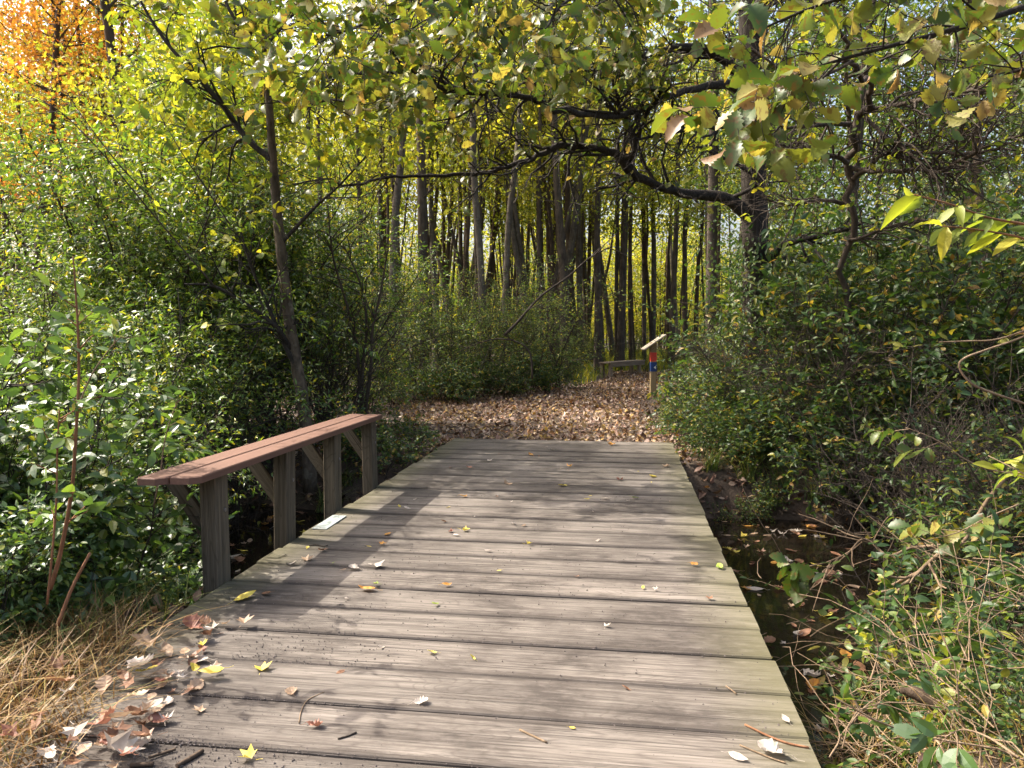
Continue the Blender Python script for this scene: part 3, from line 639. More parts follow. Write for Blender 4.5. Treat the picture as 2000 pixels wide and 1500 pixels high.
# the big oak
r = np.random.default_rng(21)
oak = thing("oak_tree", "big dark oak with ridged bark and crooked limbs arching over the path", "tree", at(1478, 12.0))
OI = np.array(oak.location)
tb = MB(); tpx = [(1478, 905, 12, 66), (1478, 800, 12, 56), (1477, 650, 12, 51), (1476, 500, 12, 50), (1473, 380, 12, 48), (1469, 250, 12, 46), (1466, 100, 12, 44), (1464, -60, 12, 41), (1470, -300, 12, 32), (1485, -600, 12, 20)]
q, rr = traced(tpx, 5); tb.tube(q - OI, rr, 16, .5, True, lump=.035); tb.build("trunk", M['oakbark'], oak)
LIMBS = [
 [(1470, 425, 12, 29.9), (1415, 388, 11.9, 22.9), (1330, 377, 11.7, 17.6), (1270, 357, 11.5, 16.7), (1228, 332, 11.3, 17.6), (1210, 305, 11.2, 16.7), (1180, 293, 11.1, 14.1), (1130, 287, 11, 13.2), (1090, 285, 10.8, 12.3), (1040, 310, 10.6, 9.7), (990, 325, 10.4, 8.8), (930, 338, 10.2, 7.9), (870, 342, 10, 7.0), (800, 343, 9.8, 6.2), (740, 350, 9.6, 5.3), (680, 363, 9.4, 4.4), (640, 350, 9.2, 3.5), (585, 356, 9, 2.6)],
 [(1215, 312, 11.2, 13.2), (1240, 295, 11.1, 12.3), (1236, 262, 11.0, 9.7), (1215, 218, 10.8, 7.9), (1200, 175, 10.6, 5.3), (1196, 140, 10.5, 3.5)],
 [(1240, 290, 11.1, 8.8), (1256, 240, 10.9, 7.9), (1288, 180, 10.7, 6.2), (1302, 115, 10.5, 4.4), (1330, 60, 10.3, 3.5)],
 [(1468, 175, 12, 29.9), (1440, 140, 11.9, 22.9), (1395, 105, 11.7, 19.4), (1335, 92, 11.4, 15.8), (1265, 108, 11.1, 11.4), (1200, 118, 10.9, 8.8), (1120, 134, 10.6, 7.0), (1000, 140, 10.2, 6.2), (930, 152, 10, 4.4), (850, 138, 9.7, 3.5)],
 [(1470, 200, 12, 22.9), (1420, 165, 11.7, 17.6), (1340, 175, 11.3, 13.2), (1250, 215, 10.8, 12.3), (1180, 228, 10.2, 12.3), (1085, 213, 9.7, 12.3), (1040, 195, 9.4, 11.4), (980, 185, 9.1, 10.6), (900, 177, 8.7, 10.6), (860, 170, 8.4, 9.7), (800, 147, 8.0, 8.8), (750, 138, 7.9, 7.9), (690, 144, 7.9, 6.2), (600, 120, 7.9, 5.3), (500, 90, 8.0, 4.4), (400, 95, 8.0, 3.5)],
 [(1480, 520, 12, 19.4), (1505, 500, 11.9, 15.0), (1535, 478, 11.7, 12.3), (1585, 464, 11.4, 10.6), (1650, 448, 11, 7.9), (1720, 420, 10.6, 5.3), (1790, 405, 10.2, 3.5)],
 [(1470, 300, 12, 15.8), (1420, 250, 11.6, 11.4), (1370, 245, 11.2, 8.8), (1300, 262, 10.9, 7.0), (1245, 270, 10.6, 4.4)],
 [(1460, -90, 12, 26.4), (1350, -110, 11, 21.1), (1200, -70, 9.6, 15.8), (1050, -40, 8.4, 12.3), (900, -10, 7.4, 8.8), (760, 30, 6.6, 6.2), (640, 70, 6.0, 4.4)],
 [(1462, -140, 12, 24.6), (1380, -160, 10.5, 19.4), (1280, -120, 9.0, 14.1), (1180, -60, 7.8, 9.7), (1100, 10, 6.8, 6.2), (1060, 60, 6.2, 3.5)],
 [(1465, 30, 12, 22.9), (1510, -20, 11, 17.6), (1560, -20, 9.6, 12.3), (1600, 10, 8.4, 7.9), (1640, 40, 7.4, 4.4)],
 [(1425, 388, 11.9, 8.8), (1480, 352, 11.7, 7.9), (1395, 300, 11.4, 6.2), (1360, 285, 11.2, 4.4)],
]
leafy = []; nleaf = [44, 16, 16, 34, 56, 14, 20, 56, 46, 30, 8]
for L, nn in zip(LIMBS, nleaf):
    lb = MB(); q, rr = traced(L, 4); q = q + r.normal(0, .012, q.shape); lb.tube(q - OI, rr, 8, .5, False, lump=.06)
    tips = []; ramify(lb, r, q - OI, rr, nn, .95, 2, tips, .26, .0, .12); lb.build("limb", M['limb'], oak)
    for t in tips:
        X_, Y_ = proj(t[-1] + OI)
        if ((Y_ < 190 and X_ < 1330) or (X_ < 900 and Y_ < 270)) and r.random() < .95 or r.random() < .12: leafy.append(t)
lm = MB(); twig_leaves(lm, r, leafy, T_OAK, .125, .15, .93, .7, .3, .25, .7)
lm.build("foliage", M['oakleaf'], oak)
cr = MB(); crown_cloud(r, cr, [np.array([r.normal(-.5, 2.6), r.normal(-.6, 2.4), r.uniform(7.2, 12)]) for _ in range(150)], T_OAK, .15, 26, .5); cr.build("crown", M['oakleaf'], oak)

# ivy on the oak's foot
iv = MB(); n = 2600; h = rng.uniform(0, 1, n) ** .9 * 3.0; a_ = rng.uniform(0, 6.283, n); rad_ = .24 + np.abs(rng.normal(0, .16, n)) * (1.25 - .3 * h / 3)
Pv = np.stack([np.cos(a_) * rad_, np.sin(a_) * rad_, h], -1)
ivy = thing("ivy_vine", "dark green ivy climbing the lower trunk of the big oak", "vine", OI)
leaves(iv, T_OVAL, Pv, np.stack([np.cos(a_) * .5, np.sin(a_) * .5, -.6 + 0 * a_], -1) + rng.normal(0, .4, (n, 3)), np.stack([np.cos(a_), np.sin(a_), .5 + 0 * a_], -1) + rng.normal(0, .4, (n, 3)), .075 * rng.uniform(.6, 1.2, n), rng.random(n) * .85)
iv.build("foliage", M['shade'], ivy)
vs = MB()
for k in range(7):
    t_ = np.linspace(0, 1, 14); aa = k * .9 + t_ * rng.uniform(-1.2, 1.2); vs.tube(np.stack([np.cos(aa) * (.235 - .02 * t_), np.sin(aa) * (.235 - .02 * t_), t_ * rng.uniform(1.8, 3.0)], -1), .009, 5, .5, False)
vs.build("stem", M['twig'], ivy)

# slender leaning tree behind the rail
r = np.random.default_rng(22)
slim = thing("slender_tree", "slender grey-brown tree leaning left just behind the red-brown rail", "tree", at(606, 8.46))
SI = np.array(slim.location)
tb = MB(); q, rr = traced([(606, 960, 8.46, 30), (600, 850, 8.46, 26), (588, 760, 8.46, 24), (574, 680, 8.46, 22), (560, 590, 8.46, 22), (550, 500, 8.46, 20), (540, 400, 8.46, 18), (532, 300, 8.37, 16), (526, 210, 8.28, 14), (518, 100, 8.19, 11), (510, -40, 8.10, 8), (500, -200, 8.10, 5)], 4)
tb.tube(q - SI, rr, 10, .4, True, lump=.06); tb.build("trunk", M['slimbark'], slim)
tips = []
for L, nn in (([(530, 310, 8.37, 13), (500, 288, 8.37, 12), (470, 255, 8.37, 11), (430, 200, 8.37, 10), (395, 160, 8.37, 8), (335, 95, 8.37, 7), (290, 30, 8.37, 5), (250, -50, 8.37, 4)], 22),
              ([(572, 690, 8.46, 12), (540, 640, 8.28, 10), (490, 600, 8.19, 8), (420, 560, 8.10, 6), (360, 555, 8.00, 4)], 10), ([(590, 740, 8.46, 11), (550, 660, 8.37, 9), (520, 590, 8.28, 7), (490, 520, 8.28, 5), (470, 450, 8.19, 3)], 12),
              ([(525, 190, 8.28, 9), (560, 200, 8.00, 8), (610, 200, 7.73, 7), (650, 195, 7.45, 5), (690, 200, 7.27, 3)], 10), ([(545, 480, 8.46, 8), (620, 400, 8.37, 6), (660, 365, 8.28, 4), (720, 300, 8.10, 3)], 10),
              ([(520, 120, 8.19, 9), (460, 40, 8.28, 7), (420, -40, 8.37, 5)], 14), ([(518, 90, 8.19, 8), (580, 20, 8.46, 6), (650, -50, 8.46, 4)], 14)):
    lb = MB(); q, rr = traced(L, 4); lb.tube(q - SI, rr, 6, .4, False, lump=.05); tp = []; ramify(lb, r, q - SI, rr, nn, .8, 2, tp, .2, .02, .15); lb.build("limb", M['limb'], slim); tips += tp
lm = MB(); lt = [t for t in tips if proj(t[-1] + SI)[1] < 330 or r.random() < .25]
twig_leaves(lm, r, lt, T_OAK, .105, .10, .9, .7, .3, .25, .7); lm.build("foliage", M['yellow_green'], slim)

# crooked twiggy tree over the stream at right
r = np.random.default_rng(23)
tw_ = thing("twiggy_tree", "crooked nearly bare twiggy tree with tangled dark branches at right", "tree", at(1662, 9.6)); TI = np.array(tw_.location)
tb = MB(); q, rr = traced([(1668, 905, 9.60, 12), (1650, 840, 9.45, 11), (1660, 700, 9.30, 11), (1650, 560, 9.15, 12), (1660, 430, 9.00, 13), (1662, 340, 8.85, 16), (1664, 240, 8.55, 15), (1692, 218, 8.40, 14), (1697, 180, 8.10, 11), (1688, 150, 7.80, 10), (1660, 120, 7.50, 9), (1635, 60, 7.20, 8), (1600, -10, 6.90, 7), (1580, -60, 6.75, 5)], 4)
q = q + r.normal(0, .035, q.shape); tb.tube(q - TI, rr, 8, .4, True, lump=.05); tb.build("trunk", M['darkbark'], tw_)
tips = []
for L, nn in (([(1692, 216, 8.40, 11), (1760, 204, 7.95, 10), (1830, 190, 7.50, 9), (1900, 178, 7.20, 7), (2010, 160, 6.75, 5), (2100, 120, 6.45, 4)], 26),
              ([(1662, 330, 8.85, 10), (1720, 335, 8.55, 9), (1800, 330, 8.25, 9), (1850, 328, 7.95, 8), (1890, 305, 7.65, 8), (1950, 275, 7.35, 6), (2050, 255, 7.05, 4)], 28),
              ([(1664, 350, 8.85, 11), (1690, 330, 8.70, 10), (1730, 300, 8.40, 8), (1790, 297, 8.10, 7), (1870, 300, 7.80, 7), (1960, 290, 7.50, 5), (2040, 300, 7.20, 3)], 24),
              ([(1662, 318, 8.85, 10), (1620, 305, 8.55, 8), (1580, 300, 8.25, 7), (1540, 288, 7.95, 5), (1490, 270, 7.65, 3)], 20), ([(1664, 240, 8.55, 11), (1620, 240, 8.25, 9), (1580, 247, 7.95, 7), (1525, 248, 7.65, 5), (1460, 225, 7.35, 3)], 20),
              ([(1690, 230, 8.40, 9), (1730, 270, 8.25, 8), (1760, 285, 8.10, 6), (1830, 350, 7.80, 4)], 16), ([(1660, 120, 7.50, 7), (1580, 160, 7.20, 6), (1520, 130, 6.90, 5), (1470, 100, 6.75, 4), (1400, 90, 6.45, 3)], 20),
              ([(1660, 400, 9.00, 9), (1600, 390, 8.85, 7), (1540, 400, 8.70, 5), (1480, 380, 8.55, 3)], 16), ([(1658, 470, 9.00, 8), (1720, 450, 8.85, 6), (1800, 430, 8.70, 5), (1900, 440, 8.40, 3)], 18), ([(1660, 150, 7.65, 7), (1720, 120, 7.35, 6), (1800, 90, 7.05, 5), (1900, 60, 6.75, 4)], 18)):
    lb = MB(); q, rr = traced(L, 4); q = q + r.normal(0, .008, q.shape); lb.tube(q - TI, rr, 6, .4, False, lump=.06); tp = []; ramify(lb, r, q - TI, rr, nn, .85, 2, tp, .26, .0, .1, thin=.6); lb.build("limb", M['darkbark'], tw_); tips += tp
lm = MB(); lt = [t for t in tips if r.random() < (.14 if proj(t[-1] + TI)[1] > 130 else .3)]; twig_leaves(lm, r, lt, T_OVAL, .085, .16, .9, .7, .4, .3, .7); lm.build("foliage", M['yellow_green'], tw_)

# near oak boughs hanging in from a young oak standing outside the frame on the right
r = np.random.default_rng(24)
yo = thing("young_oak", "young oak whose big lobed yellow-green leaves hang in at the upper right", "tree", at(2330, 4.2)); YI = np.array(yo.location)
tb = MB(); q = np.array([(0, 0, -.1), (.02, .03, 1.2), (-.03, 0, 2.4), (.05, -.05, 3.6), (.0, .05, 5.0), (.1, 0, 6.6)]); tb.tube(catmull(q, 4), np.linspace(.10, .03, 21), 10, .4, True, lump=.04); tb.build("trunk", M['darkbark'], yo)
tips = []
for L, nn in (([(2330, -80, 4.2, 26), (2150, -40, 3.9, 18), (1980, 20, 3.7, 13), (1850, 60, 3.5, 10), (1720, 95, 3.3, 8), (1600, 130, 3.2, 6), (1500, 175, 3.1, 4), (1440, 215, 3.0, 3)], 30),
              ([(2330, -200, 4.2, 24), (2100, -130, 3.7, 16), (1900, -70, 3.4, 11), (1750, -30, 3.2, 8), (1600, 10, 3.1, 6), (1480, 60, 3.0, 4)], 26),
              ([(2330, 30, 4.2, 20), (2150, 90, 3.9, 13), (2020, 130, 3.6, 8), (1930, 150, 3.5, 5)], 12), ([(1640, 120, 3.25, 5), (1570, 190, 3.2, 4), (1520, 250, 3.15, 3), (1490, 300, 3.1, 3)], 4)):
    lb = MB(); q, rr = traced(L, 4); lb.tube(q - YI, rr, 6, .4, False, lump=.05); tp = []; ramify(lb, r, q - YI, rr, nn, .42, 1, tp, .2, -.01, .3, thin=.5); lb.build("limb", M['limb'], yo); tips += tp
    tips += [q[-8:] - YI]
lm = MB(); twig_leaves(lm, r, [t for t in tips if proj(t[-1] + YI)[1] < 330], T_OAK, .108, .17, .98, .5, .35, .35, .9); lm.build("foliage", M['oakleaf'], yo)
cr = MB(); crown_cloud(r, cr, [np.array([r.normal(-.2, 1.2), r.normal(0, 1.2), r.uniform(4.4, 7)]) for _ in range(45)], T_OAK, .14, 22, .4); cr.build("crown", M['oakleaf'], yo)

# thick grey trunk at upper left with the orange maple round it
r = np.random.default_rng(25)
def maple(px, D, Ht, rad, lean, label, z0, z1, spread, ntip, mk='orange', seed=1):
    r = np.random.default_rng(seed); b0 = at(px, D); t = thing("maple_tree", label, "tree", b0, group="maples turning orange at upper left")
    tb = MB(); tr = wander(r, (0, 0, -.1), (lean, 0, 1), Ht, 16, .02); tb.tube(tr, np.linspace(rad, rad * .3, 17), 12, .5, False, lump=.03); tb.build("trunk", M['brownbark'], t)
    lb = MB(); tips = []
    for k in range(26):
        f = r.uniform(z0 / Ht, .97); p, tt = along(tr, f); q = wander(r, p, side_dir(r, tt, r.uniform(.9, 1.4)), spread * r.uniform(.5, 1.1), 7, .13, .01)
        lb.tube(q, np.linspace(rad * .2, .006, 8), 5, .5, False); ramify(lb, r, q, np.linspace(rad * .2, .006, 8), 7, .8, 1, tips, .2)
    lb.build("branches", M['darkbark'], t)
    lm = MB(); crown_cloud(r, lm, [q[-1] for q in tips] + [q[3] for q in tips], T_STAR, .15, ntip, .40); lm.build("crown", M[mk], t)
maple(287, 20.0, 15, .20, -.05, "maple with a thick grey trunk and golden leaves rising behind the glossy shrubs", 4.6, 8, 3.8, 16, 'yellow', 5)
maple(60, 21.5, 15, .14, .02, "orange-red maple at the top left corner", 4.5, 9, 4.4, 24, 'orange', 6)
maple(390, 23.0, 15, .13, .02, "golden maple behind the slender leaning tree's crown", 4.5, 9, 4.0, 16, 'yellow', 7)
maple(150, 25.0, 15, .13, .03, "orange maple between the thick grey trunk and the top left corner", 4.5, 8, 4.4, 22, 'orange', 8)

# ------------------------------------------------------------------ the grove behind: trunks one can tell apart
GR = "slender trunks of the grove behind the clearing"
crowns = {}
def crown_mesh(key, seed, z0, z1, ntip, per, size, spreadxy, lm_):
    per = int(per * .8)
    r = np.random.default_rng(seed); m_ = MB(); tips = [np.array([r.normal(0, spreadxy), r.normal(0, spreadxy), r.uniform(z0, z1)]) for _ in range(ntip)]
    crown_cloud(r, m_, tips, T_DIAW, size, per, .38); crowns[key] = data_only(m_.build("crown", M[lm_]))
crown_mesh('y0', 1, 6.0, 14, 80, 26, .13, 1.25, 'yellow'); crown_mesh('y1', 2, 5.5, 14, 80, 26, .13, 1.3, 'yellow_green'); crown_mesh('y2', 3, 6.5, 14, 70, 26, .13, 1.2, 'yellow')
crown_mesh('g0', 4, 3.5, 12, 80, 26, .12, 1.4, 'thicket')
def grove_trunk(path, D, label, bark, ck, name="grove_tree"):
    b0 = at(path[0][0], D); t = thing(name, label, "tree", b0, group=GR)
    q, rr = traced([(a, b_, D, w) for a, b_, w in path], 4); q0 = q[0].copy(); q0[2] = b0[2] - .15
    q = np.vstack([q0[None], q]); rr = np.concatenate([[rr[0] * 1.2], rr]); m_ = MB(); m_.tube(q - b0, rr, 9, .5, False, lump=.04)
    rr_ = np.random.default_rng(int(path[0][0] * 7 + D)); tips = []
    ramify(m_, rr_, q - b0, rr, 10, 1.3, 1, tips, .2, .04, .35, (.6, 1.2), .3); m_.build("trunk", M[bark], t)
    c = bpy.data.objects.new("crown", crowns[ck]); col.objects.link(c); c.parent = t; c.location = (q[-1][0] * .3 - b0[0] * .3, 0, 0); c.rotation_euler = (0, 0, rr_.uniform(0, 6.28))
for path, D, lab, bk, ck in [
    ([(766, 640, 15), (768, 520, 15), (774, 400, 14), (785, 300, 13), (790, 180, 12), (796, 40, 11), (800, -120, 8)], 20, "pale mottled trunk bending right, left edge of the grove", 'greybark', 'y0'),
    ([(828, 640, 19), (826, 500, 19), (824, 380, 18), (822, 250, 17), (820, 100, 15), (818, -80, 12)], 24, "thick dark brown straight trunk beside the pale bending one", 'darkbark', 'y1'),
    ([(947, 745, 19), (944, 640, 16), (938, 500, 13), (928, 380, 13), (924, 240, 12), (930, 100, 10), (936, -60, 8)], 20.5, "pale trunk standing at the back edge of the leafy clearing", 'greybark', 'y0'),
    ([(985, 690, 13), (988, 560, 12), (995, 420, 12), (1010, 300, 11), (1018, 180, 10), (1030, 0, 8)], 24, "light grey trunk leaning right in the middle of the grove", 'greybark', 'y2'),
    ([(1105, 700, 22), (1102, 560, 19), (1092, 420, 15), (1084, 290, 14), (1080, 120, 12), (1076, -60, 9)], 26, "dark shaggy trunk with vines left of the bench", 'darkbark', 'y1'),
    ([(1116, 690, 12), (1112, 520, 11), (1108, 360, 11), (1104, 180, 9), (1100, -40, 7)], 28, "thin brown trunk close behind the shaggy vine-clad trunk", 'brownbark', 'y0'),
    ([(1134, 690, 12), (1130, 500, 11), (1128, 340, 11), (1126, 160, 9), (1130, -60, 7)], 30, "grey-brown trunk midway between shaggy trunk and bench", 'greybark', 'y2'),
    ([(1168, 690, 16), (1168, 560, 14), (1166, 440, 11), (1170, 300, 10), (1174, 120, 8), (1176, -60, 6)], 28, "dark trunk rising behind the bench's left end", 'darkbark', 'y1'),
    ([(1212, 690, 17), (1216, 560, 15), (1220, 440, 14), (1222, 330, 13), (1230, 150, 10), (1236, -60, 7)], 30, "thickest dark trunk above the bench", 'darkbark', 'y1'),
    ([(1204, 690, 8), (1204, 560, 8), (1206, 420, 7), (1204, 280, 6), (1196, 100, 5)], 30.3, "thin stem growing beside the thickest trunk above the bench", 'darkbark', 'y1'),
    ([(1232, 680, 8), (1230, 560, 8), (1232, 420, 7), (1238, 280, 6), (1250, 100, 5)], 31, "thin straight stem right of the thickest trunk above the bench", 'brownbark', 'y2'),
    ([(1258, 680, 9), (1258, 560, 9), (1257, 420, 8), (1256, 300, 7), (1258, 80, 5)], 36, "slim dark trunk left of the banded post's board", 'darkbark', 'y0'),
    ([(1276, 670, 10), (1277, 560, 10), (1276, 440, 9), (1270, 330, 8), (1262, 180, 6), (1250, 0, 4)], 33, "slim forked trunk directly above the banded post", 'greybark', 'y0'),
    ([(1312, 670, 12), (1316, 560, 11), (1320, 460, 10), (1324, 330, 9), (1330, 150, 7), (1336, -40, 5)], 30, "dark trunk in the brightest yellow gap right of the banded post", 'darkbark', 'y0'),
    ([(1340, 670, 9), (1338, 560, 9), (1338, 440, 9), (1350, 330, 8), (1365, 180, 6)], 32, "slim trunk bending right just left of the big oak", 'darkbark', 'y2'),
    ([(1385, 640, 12), (1384, 540, 11), (1382, 420, 11), (1378, 300, 9), (1374, 120, 7)], 27, "pale trunk close to the left side of the big oak", 'greybark', 'y1'),
    ([(1405, 650, 8), (1402, 520, 8), (1404, 400, 8), (1400, 250, 6)], 25, "thin trunk against the big oak's left side", 'brownbark', 'y1'),
    ([(1148, 680, 8), (1150, 540, 8), (1154, 400, 7), (1160, 250, 6), (1172, 60, 5)], 34, "thin leaning stem between two dark trunks left of the bench", 'brownbark', 'y0'),
    ([(1060, 680, 9), (1058, 520, 9), (1056, 380, 8), (1060, 220, 7), (1066, 20, 5)], 32, "slim brown trunk right of the light leaning trunk", 'brownbark', 'y2'),
    ([(900, 680, 9), (900, 520, 9), (898, 380, 8), (893, 220, 7), (884, 40, 5)], 30, "slim dark stem left of the clearing-edge trunk", 'darkbark', 'y1'),
    ([(870, 670, 7), (868, 520, 7), (866, 360, 7), (868, 200, 6), (874, 40, 4)], 33, "thin stem between the thick brown trunk and the clearing-edge trunk", 'brownbark', 'y0'),
    ([(745, 660, 8), (744, 520, 8), (742, 380, 7), (744, 240, 6), (748, 60, 5)], 27, "thin dark stem left of the pale bending trunk", 'darkbark', 'y0'),
    ([(706, 640, 8), (704, 480, 8), (700, 340, 7), (696, 180, 6)], 25, "thin stem in the dark above the rail's far end", 'darkbark', 'y2'),
    ([(500, 700, 26), (505, 520, 24), (508, 400, 22), (512, 260, 20), (515, 80, 17), (518, -80, 13)], 13.5, "dark rough trunk half hidden directly behind the slender leaning tree", 'darkbark', 'g0'),
    ([(640, 700, 10), (632, 560, 9), (626, 420, 9), (622, 260, 8), (618, 80, 6)], 18, "thin trunk right of the slender leaning tree's crown", 'brownbark', 'y1'),
    ([(1395, 200, 18), (1394, 120, 17), (1392, 40, 16), (1390, -80, 13)], 19, "dark trunk showing at the top beside the big oak", 'darkbark', 'y1')]:
    grove_trunk(path, D, lab, bk, ck)

UT = tree_meshes(260, 6.3, .045, 'yellow_green', 'darkbark', 42, .34, 20, .095, spread=.24, limbL=(.7, 1.7), twn=5)
place(UT, "understorey_tree", "small yellow-green tree rising behind the glossy shrubs left of the slender leaning tree", "tree", at(405, 10.6), .4, (1, 1, .95), "small trees behind the left shrubs")
place(UT, "understorey_tree", "small yellow-green tree between the thick grey trunk and the slender leaning tree", "tree", at(372, 11.8), 2.6, (1, 1, 1.0), "small trees behind the left shrubs")
# farther trunks that read alike
TV = [tree_meshes(200, 14, .10, 'yellow', 'brownbark', 22, .52, 14, .13), tree_meshes(201, 15, .085, 'yellow_green', 'darkbark', 22, .48, 14, .13), tree_meshes(202, 14, .115, 'yellow', 'greybark', 22, .5, 14, .13),
      tree_meshes(203, 13, .06, 'yellow_green', 'darkbark', 22, .45, 14, .13, stems=2), tree_meshes(204, 15, .09, 'yellow', 'darkbark', 22, .5, 14, .13, stems=3), tree_meshes(205, 12, .05, 'yellow_green', 'brownbark', 22, .4, 14, .13)]
TD = [tree_meshes(210, 12, .11, 'shade', 'darkbark', 40, .12, 16, .12, spread=.4), tree_meshes(211, 11, .09, 'thicket', 'brownbark', 40, .12, 16, .12, spread=.4)]
rg = np.random.default_rng(33); cnt = 0
KINDL = ["slender brown trunk with thin yellow leaves far back in the grove", "slim dark trunk with yellow-green leaves far back in the grove", "pale grey trunk with yellow leaves far back in the grove", "twin-stemmed dark tree far back in the grove", "three-stemmed dark tree far back in the grove", "very thin brown sapling with yellow-green leaves far back in the grove"]
for k in range(185):
    D = (27 + 19 * rg.random() if k < 107 else 24 + 34 * rg.random() ** .8); px = rg.uniform(600, 1440) if k < 107 else rg.uniform(-250, 600)
    if 1120 < px < 1425:
        if rg.random() < .58: continue
        D = max(D, 33)
    p = at(px, D); v = int(rg.integers(0, 6)); s_ = rg.uniform(.85, 1.15)
    place(TV[v], "far_tree", KINDL[v] if px > 560 else KINDL[v].replace("in the grove", "behind the glossy shrubs"), "tree", p, rg.uniform(0, 6.28), (s_, s_, s_ * rg.uniform(.95, 1.15)), "trees far back in the grove" if px > 560 else "trees far behind the glossy shrubs")
for k, (px, D) in enumerate([(1500, 17), (1580, 19), (1640, 15.5), (1705, 17), (1760, 21), (1830, 16), (1900, 19), (1960, 15), (2030, 18), (2100, 15), (1540, 24), (1620, 27), (1690, 25), (1800, 28), (1890, 26), (2000, 25), (2100, 24), (1460, 22), (1470, 30), (1580, 36), (1750, 36), (1950, 36), (2150, 30)]):
    p = at(px, D); v = k % 2; s_ = rg.uniform(.85, 1.1)
    place(TD[v], "shaded_tree", ["shaded dark-barked tree with green leaves right of the big oak", "shaded brown-barked tree with loose leaves right of the big oak"][v], "tree", p, rg.uniform(0, 6.28), s_, "shaded trees right of the big oak")

# young yellow trees at the sunny edge of the open field beyond the grove
YS = []
for k in range(3):
    r = np.random.default_rng(240 + k); bm = MB(); lm = MB(); tips = []
    for q_ in range(3):
        st = wander(r, (r.normal(0, .15), r.normal(0, .15), -.1), (r.normal(0, .1), r.normal(0, .1), 1), 6.5, 10, .05); bm.tube(st, np.linspace(.05, .012, 11), 5, .5, False)
        for j in range(16):
            p, t = along(st, r.uniform(.08, .98)); g = wander(r, p, side_dir(r, t, 1.0), r.uniform(.5, 1.3), 4, .15, .03); bm.tube(g, np.linspace(.012, .004, 5), 3, .5, False); tips += [g[-1], g[2]]
    crown_cloud(r, lm, tips, T_DIAW, .15, 14, .34); YS.append([("trunk", data_only(bm.build("trunk", M['brownbark']))), ("crown", data_only(lm.build("crown", M['yellow' if k != 1 else 'yellow_green'])))])
for k, (px, D) in enumerate([(1160, 47), (1192, 50), (1225, 46), (1252, 52), (1280, 48), (1305, 54), (1330, 47), (1360, 50), (1390, 46), (1110, 50), (1060, 48), (1010, 51), (960, 48), (900, 50), (840, 47), (780, 50), (1425, 49), (720, 48), (1175, 54), (1210, 57), (1240, 48.5), (1268, 57), (1295, 46), (1320, 56), (1345, 53), (1375, 57), (1135, 53), (1085, 56), (1030, 47), (985, 56), (930, 54), (870, 54), (810, 55), (750, 54), (690, 50), (660, 54)]):
    place(YS[k % 3], "young_tree", ["bushy yellow young tree at the sunny far edge of the grove", "bushy yellow-green young tree at the sunny far edge of the grove", "broad golden young tree at the sunny far edge of the grove"][k % 3], "tree", at(px, D), k * 1.7, (1.15 + .1 * (k % 4), 1.15 + .1 * (k % 3), 1.0 + .15 * (k % 4)), "young yellow trees at the far edge of the grove")
# far wood that reads as one mass, beyond the field
fw = MB(); n = 130000; ang = rg.uniform(-.95, .95, n); dist = rg.uniform(74, 100, n); zz = rg.uniform(0, 1, n) ** 1.1 * 30
ok = np.sin(ang * 23 + 1) * .5 + np.sin(ang * 61) * .5 + rg.normal(0, .5, n) > -.55
ok &= ~((np.sin(ang * 37 + zz * .35) > .55) & (zz > 8))
ang, dist, zz = ang[ok], dist[ok], zz[ok]; n = len(ang)
Pf = np.stack([np.sin(ang) * dist, np.cos(ang) * dist, zz], -1)
leaves(fw, T_DIAW, Pf, rg.normal(0, 1, (n, 3)), np.array([0, -.3, .6]) + rg.normal(0, .7, (n, 3)), rg.uniform(.3, .6, n), rg.random(n))
tag(fw.build("far_woods", M['yellow_green']), "yellow-green far wood behind the trunks", None, None, "stuff")

# ------------------------------------------------------------------ leaf litter
def inpoly(px, py, poly):
    ins = np.zeros(px.shape, bool); n = len(poly)
    for i in range(n):
        x1, y1 = poly[i]; x2, y2 = poly[(i + 1) % n]
        c_ = ((y1 > py) != (y2 > py)) & (px < (x2 - x1) * (py - y1) / (y2 - y1 + 1e-9) + x1); ins ^= c_
    return ins
CLEAR = [(860, 872), (1330, 890), (1375, 870), (1300, 835), (1235, 812), (1250, 782), (1345, 750), (1345, 726), (1200, 726), (1185, 742), (1100, 762), (950, 772), (780, 786), (770, 800), (800, 835), (820, 860)]
rl = np.random.default_rng(41)
def litter(name, n, xr, yr, keep, size, matn, tilt, label, lift=.012):
    x = rl.uniform(*xr, n); y = rl.uniform(*yr, n); z = H(x, y)
    k = keep(x, y, z); x, y, z = x[k], y[k], z[k]; m_ = MB(); n = len(x)
    Pp = np.stack([x, y, z + lift + rl.random(n) * .02], -1); N = unit(np.stack([rl.normal(0, tilt, n), rl.normal(0, tilt, n), np.ones(n)], -1)); T = rl.normal(0, 1, (n, 3)); T -= N * (T * N).sum(1, keepdims=True)
    g = rl.integers(0, 3, n)
    for t, tm in enumerate((T_STAR, T_OVAL, T_OAK)):
        s_ = g == t; ns = int(s_.sum()); leaves(m_, tm, Pp[s_], T[s_], N[s_], size * rl.uniform(.55, 1.25, ns), rl.random(ns), rl.normal(.3, 1.6, ns))
    return tag(m_.build(name, M[matn]), label, None, None, "stuff")
def k_clear(x, y, z):
    a, b_ = proj(np.stack([x, y, z], -1)); aa, ss = to_as(x, y); return inpoly(a + rl.normal(0, 6, len(a)), b_ + rl.normal(0, 3, len(a)), CLEAR) & ~((ss < DECK_END + .02) & (aa > -.05) & (aa < DECK_W + .05))
litter("leaf_litter", 60000, (-4.5, 7.5), (9.3, 30), k_clear, .085, 'litter', .5, "dense brown and tan fallen leaves covering the path clearing")
